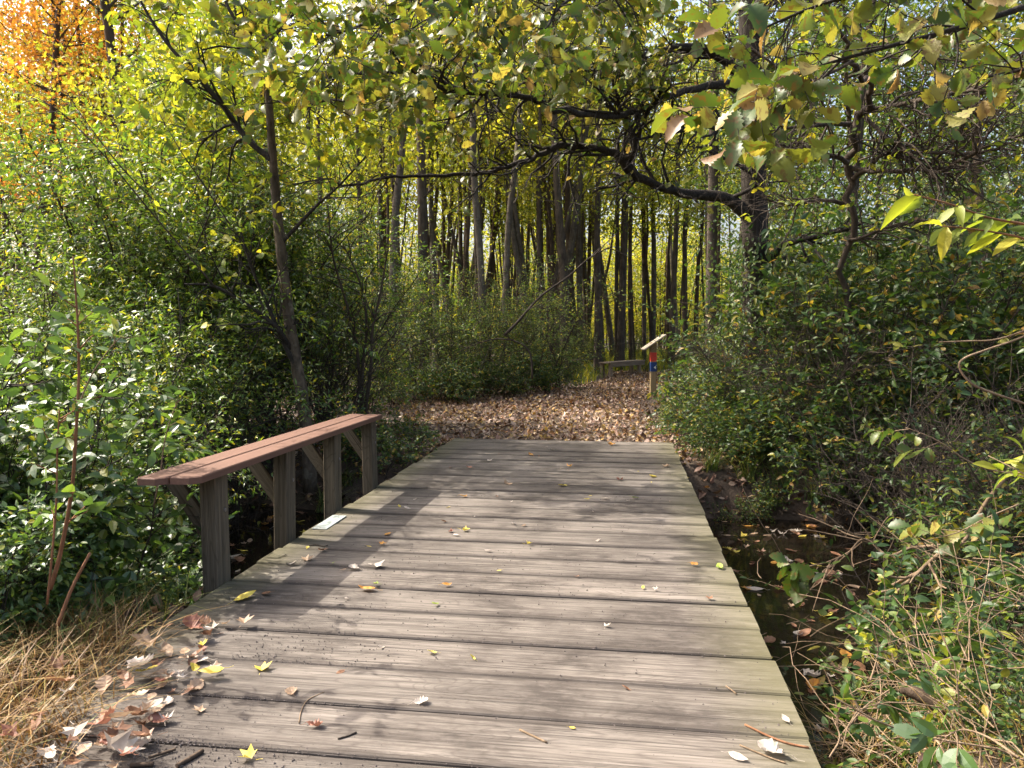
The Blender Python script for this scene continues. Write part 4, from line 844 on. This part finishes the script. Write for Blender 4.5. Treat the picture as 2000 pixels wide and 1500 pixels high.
def k_floor(x, y, z):
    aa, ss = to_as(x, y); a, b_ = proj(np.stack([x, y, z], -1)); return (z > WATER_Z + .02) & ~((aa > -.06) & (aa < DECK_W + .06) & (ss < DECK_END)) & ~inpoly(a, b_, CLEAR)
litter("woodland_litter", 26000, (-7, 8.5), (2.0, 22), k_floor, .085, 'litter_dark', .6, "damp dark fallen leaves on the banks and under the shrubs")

def k_bank(x, y, z):
    aa, ss = to_as(x, y); return (z > WATER_Z + .01) & (((aa > DECK_W + .03) & (ss > 7.6) & (ss < 11.5)) | ((aa < -.05) & (ss > 8) & (ss < 11)))
litter("bank_litter", 9000, (-4, 7), (7.0, 11.5), k_bank, .10, 'litter', .6, "damp brown leaves thick on the far stream bank")

# grass by the bench
def blades(mb, r, base, L, lean, n_seg=3, w=.006, tone=None):
    n = len(base); az = r.uniform(0, 6.283, n); d = np.stack([np.cos(az), np.sin(az), np.zeros(n)], -1); sd = np.stack([-np.sin(az), np.cos(az), np.zeros(n)], -1)
    V_ = []; ts = np.linspace(0, 1, n_seg + 1); ln = np.abs(r.normal(lean, .25, n)); wv = w * r.uniform(.6, 1.3, n)
    for t in ts:
        c_ = base + d * (L * t * ln * (.35 + .65 * t))[:, None] + np.array([0, 0, 1.0]) * (L * t * np.clip(1 - .45 * ln * t, .08, 1))[:, None]
        V_.append(c_ - sd * (wv * (1 - t * .85))[:, None]); V_.append(c_ + sd * (wv * (1 - t * .85))[:, None])
    v = np.stack(V_, 1); q = 2 * (n_seg + 1); f0 = np.array([[2 * k, 2 * k + 1, 2 * k + 3, 2 * k + 2] for k in range(n_seg)])
    f = (f0[None] + (np.arange(n) * q)[:, None, None]).reshape(-1, 4); mb.add(v.reshape(-1, 3), f, np.repeat(r.random(n) if tone is None else tone, n_seg))
gm_ = MB(); n = 15000; x = rl.uniform(1.2, 15, n); y = rl.uniform(22.0, 48, n); a, b_ = proj(np.stack([x, y, H(x, y)], -1)); k = ~inpoly(a, b_, CLEAR) & (a > 1120) & (a < 1420) & ~((y < 26.2) & (a > 1165) & (a < 1300) & (rl.random(n) < .8)); x, y = x[k], y[k]
blades(gm_, rl, np.stack([x, y, H(x, y)], -1), rl.uniform(.2, .5, len(x)) * (1 + .02 * (y - 22)), .5, 3, .016); tag(gm_.build("grass", M['yellow_green']), "sunlit yellow-green grass around the bench", None, None, "stuff")

# dry grass mound at the near left corner
gm_ = MB(); n = 9000; x = rl.uniform(-3.2, -1.05, n); y = rl.uniform(1.55, 4.1, n); aa, ss = to_as(x, y)
k = (aa < -.02 + .40 * np.clip((3.75 - ss) / 1.2, 0, 1) + rl.normal(0, .06, n)) & (ss < 3.72 + rl.normal(0, .1, n)); x, y = x[k], y[k]; n = len(x)
blades(gm_, rl, np.stack([x, y, np.maximum(H(x, y), .0) - .01], -1), rl.uniform(.10, .38, n), 1.05, 4, .0032)
tag(gm_.build("dry_grass", M['straw']), "matted straw-coloured dry grass at the near left corner", None, None, "stuff")
gm_ = MB(); n = 1500; x = rl.uniform(-3.4, -1.5, n); y = rl.uniform(2.2, 4.6, n); aa, ss = to_as(x, y); k = aa < -.05; x, y = x[k], y[k]
blades(gm_, rl, np.stack([x, y, H(x, y)], -1), rl.uniform(.15, .4, len(x)), .7, 4, .004); tag(gm_.build("green_grass", M['grass']), "sparse green blades among the dry grass", None, None, "stuff")

# tangle of dead stems and small leaves on the near right bank
ts_ = MB(); lf = MB(); rb = np.random.default_rng(51); tw = []
def heap(x, y): return H(x, y)
for k in range(3000):
    x = rb.uniform(1.35, 5.0); y = rb.uniform(2.0, 6.0); aa, ss = to_as(x, y)
    edge = DECK_W + .03 + .02 * rb.random()
    if aa < edge + .05 or (ss > 3.75 + .75 * (aa - DECK_W) and rb.random() < .93): continue
    z = max(float(H(x, y)), -.45) + rb.uniform(0, .10 + .8 * min(1, (aa - edge) / 1.3)) * rb.random() ** .8
    L = rb.uniform(.25, .85); d = np.array([rb.normal(0, 1), rb.normal(0, 1), rb.uniform(-.1, .8)])
    q = wander(rb, (x, y, z), d, L, 6, .18, -.05); r0_ = rb.choice([.0018, .0024, .0032, .0045], p=[.4, .35, .18, .07]); ts_.tube(q, np.linspace(r0_, r0_ * .6, 7), 4, rb.random(), False)
    if rb.random() < .20: tw.append(q)
tag(ts_.build("dead_stems", M['twig_pale']), "tangle of dry tan stems on the near right bank", None, None, "stuff")
twig_leaves(lf, rb, tw, T_OVAL, .05, .085, .96, .6, .2, .1, .7)
tag(lf.build("bank_leaves", M['shade']), "small green leaves threaded through the dry stems at right", None, None, "stuff")
gm_ = MB(); n = 3800; x = rl.uniform(1.4, 4.6, n); y = rl.uniform(2.0, 5.2, n); aa, ss = to_as(x, y); k = (aa > DECK_W + .04) & (ss < 3.8 + .75 * (aa - DECK_W) + rl.normal(0, .2, n)); x, y = x[k], y[k]
blades(gm_, rl, np.stack([x, y, np.maximum(H(x, y), -.5)], -1), rl.uniform(.15, .5, len(x)), .9, 4, .003); tag(gm_.build("bank_grass", M['straw']), "dry grass blades on the near right bank", None, None, "stuff")

# ------------------------------------------------------------------ single plants and branches near the camera
def stem_plant(name, label, cat, pts, w0, w1, bark, leafm, tmpl, Ls, gap, ntw, twl, group=None, start=.25, droop=.15, spread=.9, base=None, seed=1, hi=1.0):
    r = np.random.default_rng(seed); q = np.array([P(*p) for p in pts]); b0 = q[0] if base is None else base
    t = thing(name, label, cat, b0, group=group); q = catmull(q, 5); s_ = MB(); s_.tube(q - b0, np.linspace(w0, w1, len(q)), 6, .5, True)
    tw = [q - b0] if ntw < 1 or twl <= 0 else []
    for k in range(ntw):
        f = r.uniform(start, .98); p, tt = along(q - b0, f); g = wander(r, p, side_dir(r, tt, r.uniform(.6, 1.1)), twl * r.uniform(.5, 1.2), 4, .14, 0); s_.tube(g, np.linspace(w1 * 1.2, w1 * .6, 5), 4, .5, False); tw.append(g)
    s_.build("stem", M[bark], t)
    if leafm:
        lm = MB(); twig_leaves(lm, r, tw, tmpl, Ls, gap, hi, .6, start if ntw < 1 else .2, droop, .6, 0, spread); lm.build("foliage", M[leafm], t)
    return t
stem_plant("sapling", "sapling with an upright reddish-brown stem on the near left bank", "sapling", [(98, 1150, 3.3), (118, 1080, 3.3), (140, 960, 3.3), (148, 850, 3.3), (154, 740, 3.3), (152, 640, 3.3), (147, 560, 3.3), (143, 500, 3.3)], .011, .003, 'cane', 'glossy_big', T_OVAL, .085, .13, 13, .14, None, .2, seed=3)
stem_plant("sapling", "thin brownish sapling stem left of the reddish sapling", "sapling", [(92, 1180, 3.25), (102, 1080, 3.25), (110, 980, 3.25), (112, 880, 3.25), (116, 800, 3.25)], .006, .003, 'cane', 'glossy_big', T_OVAL, .07, .12, 8, .14, None, .3, seed=4)
stem_plant("cut_stick", "bare slanting cut stick above the dry grass at left", "stick", [(112, 1222, 3.2), (140, 1150, 3.25), (176, 1080, 3.3)], .008, .006, 'cane', None, None, 0, 0, 0, 0)
stem_plant("leafy_spray", "arching spray of pale shining oval leaves left of the rail's near end", "plant", [(300, 990, 4.3), (312, 930, 4.25), (322, 860, 4.2), (340, 800, 4.15), (356, 775, 4.1)], .005, .002, 'twig_pale', 'glossy_big', T_OVAL, .07, .055, 4, .12, None, .35, seed=5)
stem_plant("leafy_spray", "upright spray with two big pale leaves at its tip above the reddish sapling's middle", "plant", [(150, 800, 3.7), (175, 740, 3.7), (200, 700, 3.7), (222, 672, 3.7), (240, 655, 3.7)], .004, .002, 'twig_pale', 'glossy_big', T_OVAL, .075, .10, 3, .1, None, .5, seed=6)
for k, (pts, lab) in enumerate([([(420, 560, 6.5), (300, 420, 6.3), (200, 300, 6.1), (120, 220, 6.0), (60, 190, 5.9)], "long green shoot arching to the left above the glossy shrubs"),
                                ([(330, 420, 6.8), (240, 330, 6.7), (170, 240, 6.6), (130, 180, 6.6)], "long green shoot with light leaves below the orange maple"),
                                ([(450, 440, 7), (390, 350, 6.9), (350, 290, 6.8), (310, 220, 6.8)], "long green shoot between the grey trunk and the slender tree")]):
    stem_plant("green_shoot", lab, "plant", pts, .007, .003, 'twig', 'yellow_green', T_LANCE, .075, .09, 10, .25, "green shoots over the left shrubs", .2, seed=10 + k, hi=.7)
stem_plant("leaning_branch", "long dead branch leaning up to the right across the thicket", "branch", [(985, 655, 17.6), (1010, 630, 17.6), (1055, 580, 17.6), (1110, 540, 17.6), (1150, 505, 17.6), (1195, 480, 17.6)], .035, .012, 'twig', None, None, 0, 0, 4, .8, seed=14)
stem_plant("leaning_branch", "low arching dead branch over the shrubs left of the bench", "branch", [(1040, 740, 16.8), (1035, 690, 16.8), (1010, 668, 16.8), (970, 662, 16.8), (930, 672, 16.8), (890, 690, 16.8)], .025, .008, 'twig', None, None, 0, 0, 6, .7, seed=15)
stem_plant("leaning_branch", "thin arching branch behind the bench", "branch", [(1130, 700, 26.5), (1170, 682, 26.5), (1215, 672, 26.5), (1260, 673, 26.5), (1300, 690, 26.5)], .018, .008, 'twig', None, None, 0, 0, 2, .7, seed=16)
# multi-stemmed bare bush left of the far rail end
for k, pts in enumerate([[(700, 815, 10.5), (702, 740, 10.5), (694, 660, 10.4), (676, 590, 10.3), (650, 500, 10.2), (640, 400, 10.1)], [(706, 815, 10.5), (708, 720, 10.5), (716, 640, 10.5), (706, 560, 10.4), (672, 480, 10.3)], [(712, 815, 10.4), (724, 720, 10.4), (728, 640, 10.4), (745, 560, 10.4), (760, 470, 10.4)]]):
    stem_plant("thin_tree", ["dark thin tree curving left above the rail's far end", "dark thin forked tree above the rail's far end", "dark thin tree curving right above the rail's far end"][k], "tree", pts, .028, .009, 'darkbark', 'thicket', T_OVAL, .06, .1, 14, .6, "thin trees above the rail's far end", .3, base=at(pts[0][0], pts[0][2]) + np.array([0, 0, .0]), seed=20 + k)
# right hand foreground
stem_plant("cherry_twig", "reddish twig with long drooping green and yellow leaves entering at the right edge", "branch", [(2120, 470, 2.6), (2010, 440, 2.5), (1930, 425, 2.45), (1860, 400, 2.4), (1785, 380, 2.35)], .005, .002, 'cane', 'yellow_green', T_LONG, .105, .085, 0, 0, None, .05, .5, .7, seed=30, hi=.55)
stem_plant("cherry_twig", "lower reddish twig with hanging yellow leaves at the right edge", "branch", [(2120, 520, 2.6), (2010, 470, 2.5), (1950, 455, 2.45), (1880, 445, 2.42), (1840, 442, 2.4)], .004, .002, 'cane', 'yellow', T_LONG, .10, .1, 0, 0, None, .05, .7, .6, seed=31, hi=.8)
stem_plant("bramble_cane", "bare tan bramble cane bent like an elbow at the right edge", "cane", [(2040, 640, 2.6), (1980, 665, 2.6), (1930, 682, 2.6), (1883, 700, 2.6), (1874, 718, 2.6), (1896, 748, 2.6), (1940, 768, 2.6), (2000, 788, 2.6), (2060, 815, 2.6)], .0034, .004, 'twig_pale', None, None, 0, 0, 0, 0, seed=32)
stem_plant("bramble_cane", "thin straight tan cane running left from the elbowed cane", "cane", [(2040, 632, 2.62), (1950, 662, 2.62), (1890, 666, 2.62), (1835, 668, 2.62)], .003, .002, 'twig_pale', None, None, 0, 0, 0, 0, seed=33)
stem_plant("bare_branch", "bare grey forked branch hanging over the dark water at right", "branch", [(1965, 930, 4.6), (1920, 990, 4.6), (1880, 1060, 4.6), (1840, 1065, 4.6), (1780, 1070, 4.7), (1735, 1085, 4.7), (1700, 1058, 4.8), (1680, 1055, 4.8), (1655, 1080, 4.8), (1610, 1100, 4.8)], .014, .004, 'twig_pale', None, None, 0, 0, 16, .4, seed=34)
stem_plant("bare_branch", "bare grey stick sloping into the water at the near right bank", "branch", [(1900, 1030, 4.2), (1830, 1085, 4.2), (1780, 1130, 4.2), (1740, 1165, 4.3), (1690, 1190, 4.3)], .013, .008, 'twig_pale', None, None, 0, 0, 8, .3, seed=35)
stem_plant("fallen_branch", "thick dark stick lying in the dry stems at lower right", "branch", [(1762, 1342, 2.9), (1800, 1360, 2.85), (1850, 1392, 2.8)], .024, .026, 'brownbark', None, None, 0, 0, 0, 0, seed=36)
stem_plant("oak_sprig", "sprig of big lobed green leaves hanging over the dark water", "branch", [(1610, 1100, 4.5), (1585, 1105, 4.45), (1565, 1110, 4.4), (1545, 1125, 4.35)], .004, .002, 'twig_pale', 'oakleaf', T_OAK, .145, .08, 3, .12, None, .05, .6, .7, seed=37, hi=.5)
stem_plant("oak_sprig", "sprig of yellowing lobed leaves above the bare grey branch", "branch", [(1990, 985, 4.0), (1930, 1010, 4.0), (1870, 1040, 4.0), (1810, 1055, 4.0)], .005, .002, 'twig_pale', 'oakleaf', T_OAK, .13, .09, 5, .2, None, .1, .1, .8, seed=38, hi=.9)
stem_plant("oak_sprig", "sprig of lobed leaves at middle right in front of the shaded shrubs", "branch", [(1990, 930, 4.4), (1900, 905, 4.4), (1830, 860, 4.4), (1770, 835, 4.4)], .005, .002, 'twig_pale', 'oakleaf', T_OAK, .13, .13, 3, .2, None, .3, .3, .8, seed=39, hi=.7)
bz = [([(1640, 1440, 2.7), (1690, 1380, 2.75), (1735, 1350, 2.8)], "bramble with three broad toothed leaves in the dry stems at lower right"),
      ([(1990, 1480, 2.1), (1930, 1440, 2.2), (1880, 1425, 2.25), (1845, 1440, 2.25)], "sprig of curling dark leaves with pale backs at the lower right corner"),
      ([(1960, 1420, 2.6), (1900, 1370, 2.7), (1860, 1350, 2.75)], "light green leafy shoot above the lower right corner"),
      ([(2040, 1150, 3.2), (1970, 1100, 3.3), (1900, 1090, 3.4)], "pale green shoot at the right edge beside the bare grey stick"),
      ([(2060, 960, 3.0), (1990, 920, 3.1), (1930, 890, 3.2)], "yellow-green long-leaved shoot at the right edge"),
      ([(1760, 1260, 3.4), (1730, 1220, 3.5), (1690, 1195, 3.6)], "dark green sprig at the edge of the water on the near right bank"),
      ([(1620, 1480, 2.6), (1640, 1440, 2.65), (1625, 1400, 2.7)], "small leafy sprig beside the deck's right edge"),
      ([(1890, 1290, 3.0), (1870, 1230, 3.1), (1900, 1180, 3.1)], "upright green sprig among the dry stems"),
      ([(1700, 1330, 3.1), (1715, 1270, 3.2), (1705, 1220, 3.2)], "yellow-stemmed sprig by the water at the near right bank")]
for k, (pts, lab) in enumerate(bz):
    stem_plant("bramble", lab, "plant", pts, .004, .002, 'twig_pale', ['shade', 'glossy_big', 'yellow_green', 'shade', 'yellow_green', 'shade', 'shade', 'thicket', 'yellow_green'][k], T_LONG if k == 4 else T_OVAL, [.085, .085, .06, .07, .1, .07, .055, .06, .05][k], [.09, .05, .06, .08, .08, .07, .06, .07, .07][k], 5, .14, "leafy sprigs on the near right bank", .2, .25, .8, seed=50 + k, hi=.8)
# grass tufts
tf = []
for k in range(3):
    m_ = MB(); r = np.random.default_rng(60 + k); n = 70; blades(m_, r, np.stack([r.normal(0, .06, n), r.normal(0, .06, n), np.zeros(n)], -1), r.uniform(.3, .65, n), 1.0, 5, .005); tf.append(data_only(m_.build("grass_tuft", M['grass'])))
for k, (px, D, s_, lab) in enumerate([(630, 8.6, 1.0, "arching grass tuft between the second and third rail posts"), (672, 8.9, .8, "arching grass tuft just left of the farthest rail post"), (655, 9.6, .9, "arching grass tuft behind the third rail post"), (1465, 8.7, 1.1, "tall grass tuft on the far bank right of the deck"), (1530, 8.6, 1.0, "grass tuft drooping to the water at right"), (1395, 8.8, .9, "grass tuft against the deck's right edge"), (1600, 8.4, .9, "grass tuft beside the dark pool at right"), (770, 9.4, .7, "short grass tuft left of the deck's far part")]):
    o = bpy.data.objects.new("grass_tuft", tf[k % 3]); col.objects.link(o); p = at(px, D); p[2] = max(p[2], WATER_Z + .02); o.location = p; o.rotation_euler = (0, 0, k * 1.3); o.scale = (s_,) * 3; tag(o, lab, "grass", "grass tufts along the stream")

# ------------------------------------------------------------------ leaves one can count: on the deck, heaped at its corner, on the water
def leaf_data(name, tmpl, c1, c2, seed, curl, thick=.0, spots=None):
    r = np.random.default_rng(seed); tv, tf_ = tmpl; v = tv.copy(); v[:, 1] -= .45
    v[:, 2] = curl * (v[:, 0] ** 2 * 1.6 + (v[:, 1]) ** 2 * .7) + .10 * np.sin(v[:, 0] * 7 + seed) * np.sin(v[:, 1] * 6) + .02
    m_ = MB(); m_.add(v, tf_, .5); m_.tube([(0, -.45, v[0, 2]), (.03, -.62, .03), (.08, -.8, .05)], [.012, .009, .008], 4, .5, False)
    key = "leaf_" + name
    if key not in M:
        mt, nt, b = mat(name); n = noise(nt, objc(nt), 5, 4); nt.links.new(ramp(nt, n, [(.35, c1), (.65, c2)]), b.inputs["Base Color"]); b.inputs["Roughness"].default_value = .55
        tr_ = nd(nt, "ShaderNodeBsdfTranslucent"); tr_.inputs[0].default_value = (*c2, 1); ms = nd(nt, "ShaderNodeMixShader"); ms.inputs[0].default_value = .2; nt.links.new(b.outputs[0], ms.inputs[1]); nt.links.new(tr_.outputs[0], ms.inputs[2]); nt.links.new(ms.outputs[0], nt.nodes["Material Output"].inputs[0]); M[key] = mt
    return data_only(m_.build("fallen_leaf", M[key]))
LC = dict(tan=((.30, .19, .11), (.42, .30, .20)), pale=((.38, .32, .26), (.56, .49, .42)), yellow=((.55, .40, .05), (.62, .52, .10)), orange=((.42, .17, .03), (.52, .28, .05)), brown=((.15, .07, .035), (.26, .13, .07)), red=((.20, .075, .045), (.30, .13, .085)), green=((.16, .24, .03), (.28, .34, .05)))
LD = {}
for k, (cn, (c1, c2)) in enumerate(LC.items()): LD[cn] = [leaf_data(cn, T_STAR, c1, c2, k * 3 + 1, .9), leaf_data(cn, T_OVAL, c1, c2, k * 3 + 2, .6), leaf_data(cn, T_OAK, c1, c2, k * 3 + 3, .8)]
rd = np.random.default_rng(71)
def put_leaf(cn, v, pos, size, label, group, name="fallen_leaf", tilt=.18):
    o = bpy.data.objects.new(name, LD[cn][v]); col.objects.link(o); o.location = pos; o.scale = (size, size, size * rd.uniform(.5, 1.3)); o.rotation_euler = (rd.normal(0, tilt), rd.normal(0, tilt), rd.uniform(0, 6.28)); return tag(o, label, "leaf", group)
GD = "fallen leaves scattered on the deck"
for px, py, cn, v, s, lab in [
    (735, 1105, 'pale', 0, .13, "whitest curled leaf at the edge of the rail's shadow"), (695, 1110, 'pale', 2, .09, "pale angular leaf in the rail's shadow left of the whitest curled leaf"), (670, 1113, 'tan', 1, .05, "small tan leaf left of the pale angular one"),
    (718, 1150, 'orange', 1, .11, "tan-orange leaf lying below the whitest curled leaf"), (735, 1140, 'green', 0, .05, "tiny green leaf just above the tan-orange leaf"), (850, 1179, 'green', 1, .06, "green leaf in the sun at the deck's middle left"), (872, 1142, 'orange', 1, .06, "small orange leaf right of the tan-orange leaf"),
    (908, 1036, 'yellow', 0, .09, "yellow and brown star-shaped leaf in the deck's middle"), (880, 1038, 'red', 0, .07, "reddish curled leaf beside the yellow star-shaped leaf"), (890, 1045, 'pale', 1, .06, "white leaf under the reddish curled leaf"), (1033, 1062, 'yellow', 0, .06, "bright yellow frilly leaf in the deck's middle"),
    (953, 1075, 'pale', 1, .05, "small white leaf left of the bright yellow frilly leaf"), (1256, 1147, 'yellow', 1, .04, "bright yellow leaflet on the deck's right half"), (1280, 1150, 'pale', 0, .045, "white crumb of leaf right of the yellow leaflet"), (1355, 1102, 'orange', 2, .055, "orange-tan leaf near the deck's right edge"), (1406, 1107, 'green', 1, .085, "long yellow-green leaf at the deck's right edge"),
    (513, 1306, 'yellow', 0, .105, "pale yellow crumpled leaf on the near left boards"), (485, 1478, 'yellow', 0, .085, "yellow maple leaf with its stalk at the bottom of the photo"), (1535, 1405, 'pale', 1, .05, "pale oval leaf at the near right corner of the deck"), (820, 1371, 'pale', 2, .06, "small white leaf on the near boards"),
    (1186, 1222, 'pale', 0, .05, "white leaf on the lit boards right of centre"), (477, 1166, 'yellow', 1, .14, "long yellow leaf by the nearest rail post's shadow"), (521, 1159, 'brown', 1, .08, "brown curled leaf right of the long yellow leaf"), (612, 1417, 'red', 2, .06, "pinkish leaf on the near boards"), (570, 1352, 'tan', 2, .07, "tan leaf below the pale yellow crumpled leaf"),
    (990, 944, 'tan', 2, .12, "broad tan leaf in the shade of the far deck"), (904, 969, 'orange', 1, .10, "orange-brown leaf in the shade of the far deck"), (1100, 948, 'yellow', 2, .10, "yellow-tan leaf pair right of the broad tan leaf"), (1112, 911, 'orange', 0, .09, "small orange leaf far along the deck"), (1275, 930, 'yellow', 1, .15, "long yellow leaf at the far right of the deck"),
    (1210, 937, 'red', 0, .10, "rusty red leaf left of the long yellow leaf at far right"), (917, 913, 'red', 1, .08, "red leaf on the far left boards"), (1037, 888, 'orange', 1, .10, "amber leaf near the deck's far end"), (1078, 878, 'pale', 1, .08, "pale leaf right at the deck's far end"), (1240, 972, 'green', 1, .09, "yellow-green leaf on the right half of the far deck"),
    (1146, 975, 'yellow', 1, .06, "small yellow leaf left of the yellow-green one"), (795, 992, 'pale', 1, .07, "pale leaf above the end of the rail's shadow"), (780, 989, 'yellow', 1, .05, "dull yellow leaf left of the pale one above the rail's shadow"), (757, 1043, 'orange', 1, .07, "upper of two orange leaves in the rail's shadow"), (748, 1062, 'orange', 0, .07, "lower of two orange leaves in the rail's shadow"),
    (600, 1092, 'tan', 0, .11, "tan leaf in the sunny gap between two post shadows"), (572, 1101, 'pale', 1, .07, "white leaf in the sunny gap beside the rail posts"), (648, 1100, 'green', 0, .05, "small bright green leaf in the rail's shadow"), (630, 1075, 'brown', 0, .09, "brown leaf behind the tan one in the sunny gap"), (867, 1018, 'brown', 1, .05, "small brown leaf above the reddish curled leaf"),
    (1185, 974, 'pale', 2, .09, "whitish leaf at the middle of the far deck"), (958, 899, 'pale', 2, .08, "pale leaf near the left of the far deck"), (1300, 910, 'tan', 0, .13, "tan leaf at the deck's far right edge"), (1195, 868, 'orange', 0, .14, "large orange-brown leaf at the deck's far end"), (1385, 1168, 'brown', 0, .06, "dark crumpled leaf near the right edge"), (1515, 1470, 'pale', 2, .12, "curled grey-white leaf at the near right corner"), (1440, 1478, 'pale', 1, .07, "narrow pale leaf left of the curled grey-white one")]:
    p = G(px, py, .012); put_leaf(cn, v, p, s, lab, GD)
for k in range(34):   # small bits nothing tells apart
    a = rd.uniform(.1, DECK_W - .1); s_ = rd.uniform(3.0, 10.3); cn = ['tan', 'pale', 'brown', 'yellow'][int(rd.integers(0, 4))]
    put_leaf(cn, int(rd.integers(0, 3)), D2W(a, s_, .008), rd.uniform(.025, .05), {'tan': "tiny tan scrap of leaf on the deck", 'pale': "tiny whitish scrap of leaf on the deck", 'brown': "tiny brown scrap of leaf on the deck", 'yellow': "tiny yellow scrap of leaf on the deck"}[cn], "tiny leaf scraps on the deck")
pile = ["large crumpled tan leaf on top of the heap at the deck's near left corner", "brownish red leaf behind the heap at the deck's near left corner", "green-grey lobed leaf in the dry grass at lower left", "pale leaf curled over the near edge of the heap"]
for k, (px, py, cn, v, s) in enumerate([(285, 1255, 'tan', 0, .17), (380, 1225, 'red', 2, .12), (225, 1470, 'pale', 0, .19), (270, 1300, 'pale', 2, .15)]): put_leaf(cn, v, G(px, py, .07), s, pile[k], "leaves heaped at the deck's near left corner", tilt=.4)
for k in range(64):
    t = rd.random(); px = 400 - 150 * t + rd.normal(0, 34) - (60 * (t > .75)); py = 1215 + 280 * t + rd.normal(0, 14); cn = rd.choice(['tan', 'brown', 'pale', 'red', 'tan', 'tan', 'brown', 'pale', 'yellow']); 
    put_leaf(cn, int(rd.integers(0, 3)), G(px, py, .01 + rd.random() * .035), rd.uniform(.05, .115), {'tan': "tan leaf in the heap at the deck's near left corner", 'brown': "brown leaf in the heap at the deck's near left corner", 'pale': "pale leaf in the heap at the deck's near left corner", 'red': "reddish leaf in the heap at the deck's near left corner", 'yellow': "yellow leaf in the heap at the deck's near left corner"}[cn], "leaves heaped at the deck's near left corner", tilt=.22)
for k in range(22):
    px = rd.uniform(5, 270); py = rd.uniform(1275, 1480); cn = rd.choice(['tan', 'brown', 'pale', 'red', 'brown'])
    put_leaf(cn, int(rd.integers(0, 3)), G(px, py, .10 + rd.random() * .06), rd.uniform(.06, .12), {'tan': "tan leaf caught in the dry grass at lower left", 'brown': "brown leaf caught in the dry grass at lower left", 'pale': "pale leaf caught in the dry grass at lower left", 'red': "reddish leaf caught in the dry grass at lower left"}[cn], "leaves caught in the dry grass", tilt=.35)
nfl = 0
for k in range(900):
    a = rd.uniform(-3.2, 7); s_ = rd.uniform(4.3, 9.4)
    if -.1 < a < DECK_W + .1: continue
    p = D2W(a, s_, WATER_Z + .004)
    if H(p[0], p[1]) > WATER_Z - .03: continue
    X_, Y_ = proj(p)
    if not (380 < X_ < 760 or 1380 < X_ < 1950): continue
    nfl += 1
    if nfl > 210: break
    cn = rd.choice(['tan', 'brown', 'pale', 'orange', 'brown', 'yellow', 'tan', 'brown']); side = "left" if a < 0 else "right"
    put_leaf(cn, int(rd.integers(0, 3)), p, rd.uniform(.06, .15), f"{cn} leaf floating on the dark water {side} of the footbridge", "leaves floating on the stream", "floating_leaf", .06)

# sticks and grit on the deck
def stick(pts, w, label, bark='twig', z=.008):
    q = np.array([G(a, b_, z) for a, b_ in pts]); b0 = q[0]; m_ = MB(); m_.tube(catmull(q - b0, 4), w, 6, .5, True); o = m_.build("twig", M[bark]); o.location = b0; return tag(o, label, "twig", "twigs lying on the deck")
stick([(345, 1496), (370, 1482), (396, 1466)], .008, "thick short twig at the bottom left of the deck", 'brownbark'); stick([(255, 1495), (290, 1493), (300, 1492)], .008, "twig lying flat in the leaves at lower left", 'brownbark')
stick([(290, 1480), (318, 1471), (343, 1463)], .005, "thin twig pointing at the leaf heap", 'brownbark'); stick([(660, 1443), (680, 1437), (696, 1430)], .0035, "thin dark twig on the near boards left of centre")
stick([(1455, 1415), (1500, 1437), (1540, 1452), (1580, 1460)], .004, "long reddish twig across the near right boards", 'cane'); stick([(1445, 1455), (1480, 1470), (1510, 1482), (1535, 1490)], .003, "pale twig below the long reddish twig", 'twig_pale')
stick([(584, 1412), (588, 1390), (600, 1368), (632, 1352)], .002, "curled tendril on the near left boards", 'twig_pale'); stick([(600, 1067), (615, 1064), (632, 1067), (640, 1065)], .004, "wavy dark twig between two rail posts' shadows")
stick([(1015, 1425), (1040, 1437), (1068, 1450)], .004, "splintered white straw on the near boards", 'twig_pale'); stick([(1418, 1340), (1428, 1347), (1438, 1355)], .003, "yellow straw on the right boards", 'twig_pale')
gr = MB(); octv = np.array([(1, 0, 0), (-1, 0, 0), (0, 1, 0), (0, -1, 0), (0, 0, 1), (0, 0, -1)], float); octf = np.array([[0, 2, 4], [2, 1, 4], [1, 3, 4], [3, 0, 4], [2, 0, 5], [1, 2, 5], [3, 1, 5], [0, 3, 5]])
n = 9000; a = rd.uniform(.05, DECK_W - .05, n); s_ = 2.4 + 6 * rd.random(n) ** 1.6
cl = rd.random(n) < .42; a[cl] = np.clip(.55 + np.abs(rd.normal(0, .35, cl.sum())), .1, 2.8); s_[cl] = 2.2 + np.abs(rd.normal(.4, .6, cl.sum()))
jn = rd.random(n) < .22; s_[jn] = s0 + PW * np.round((s_[jn] - s0) / PW) + rd.normal(0, .014, jn.sum())
for k in range(n):
    gr.add(octv * (.0013 + .0026 * rd.random() ** 2.2) * rd.uniform(.5, 1.7, 3) + D2W(a[k], s_[k], .003), octf, rd.random())
tag(gr.build("grit", M['grit']), "scattered grit and crumbs of soil on the deck boards", None, None, "stuff")
print("objects", len(bpy.data.objects))
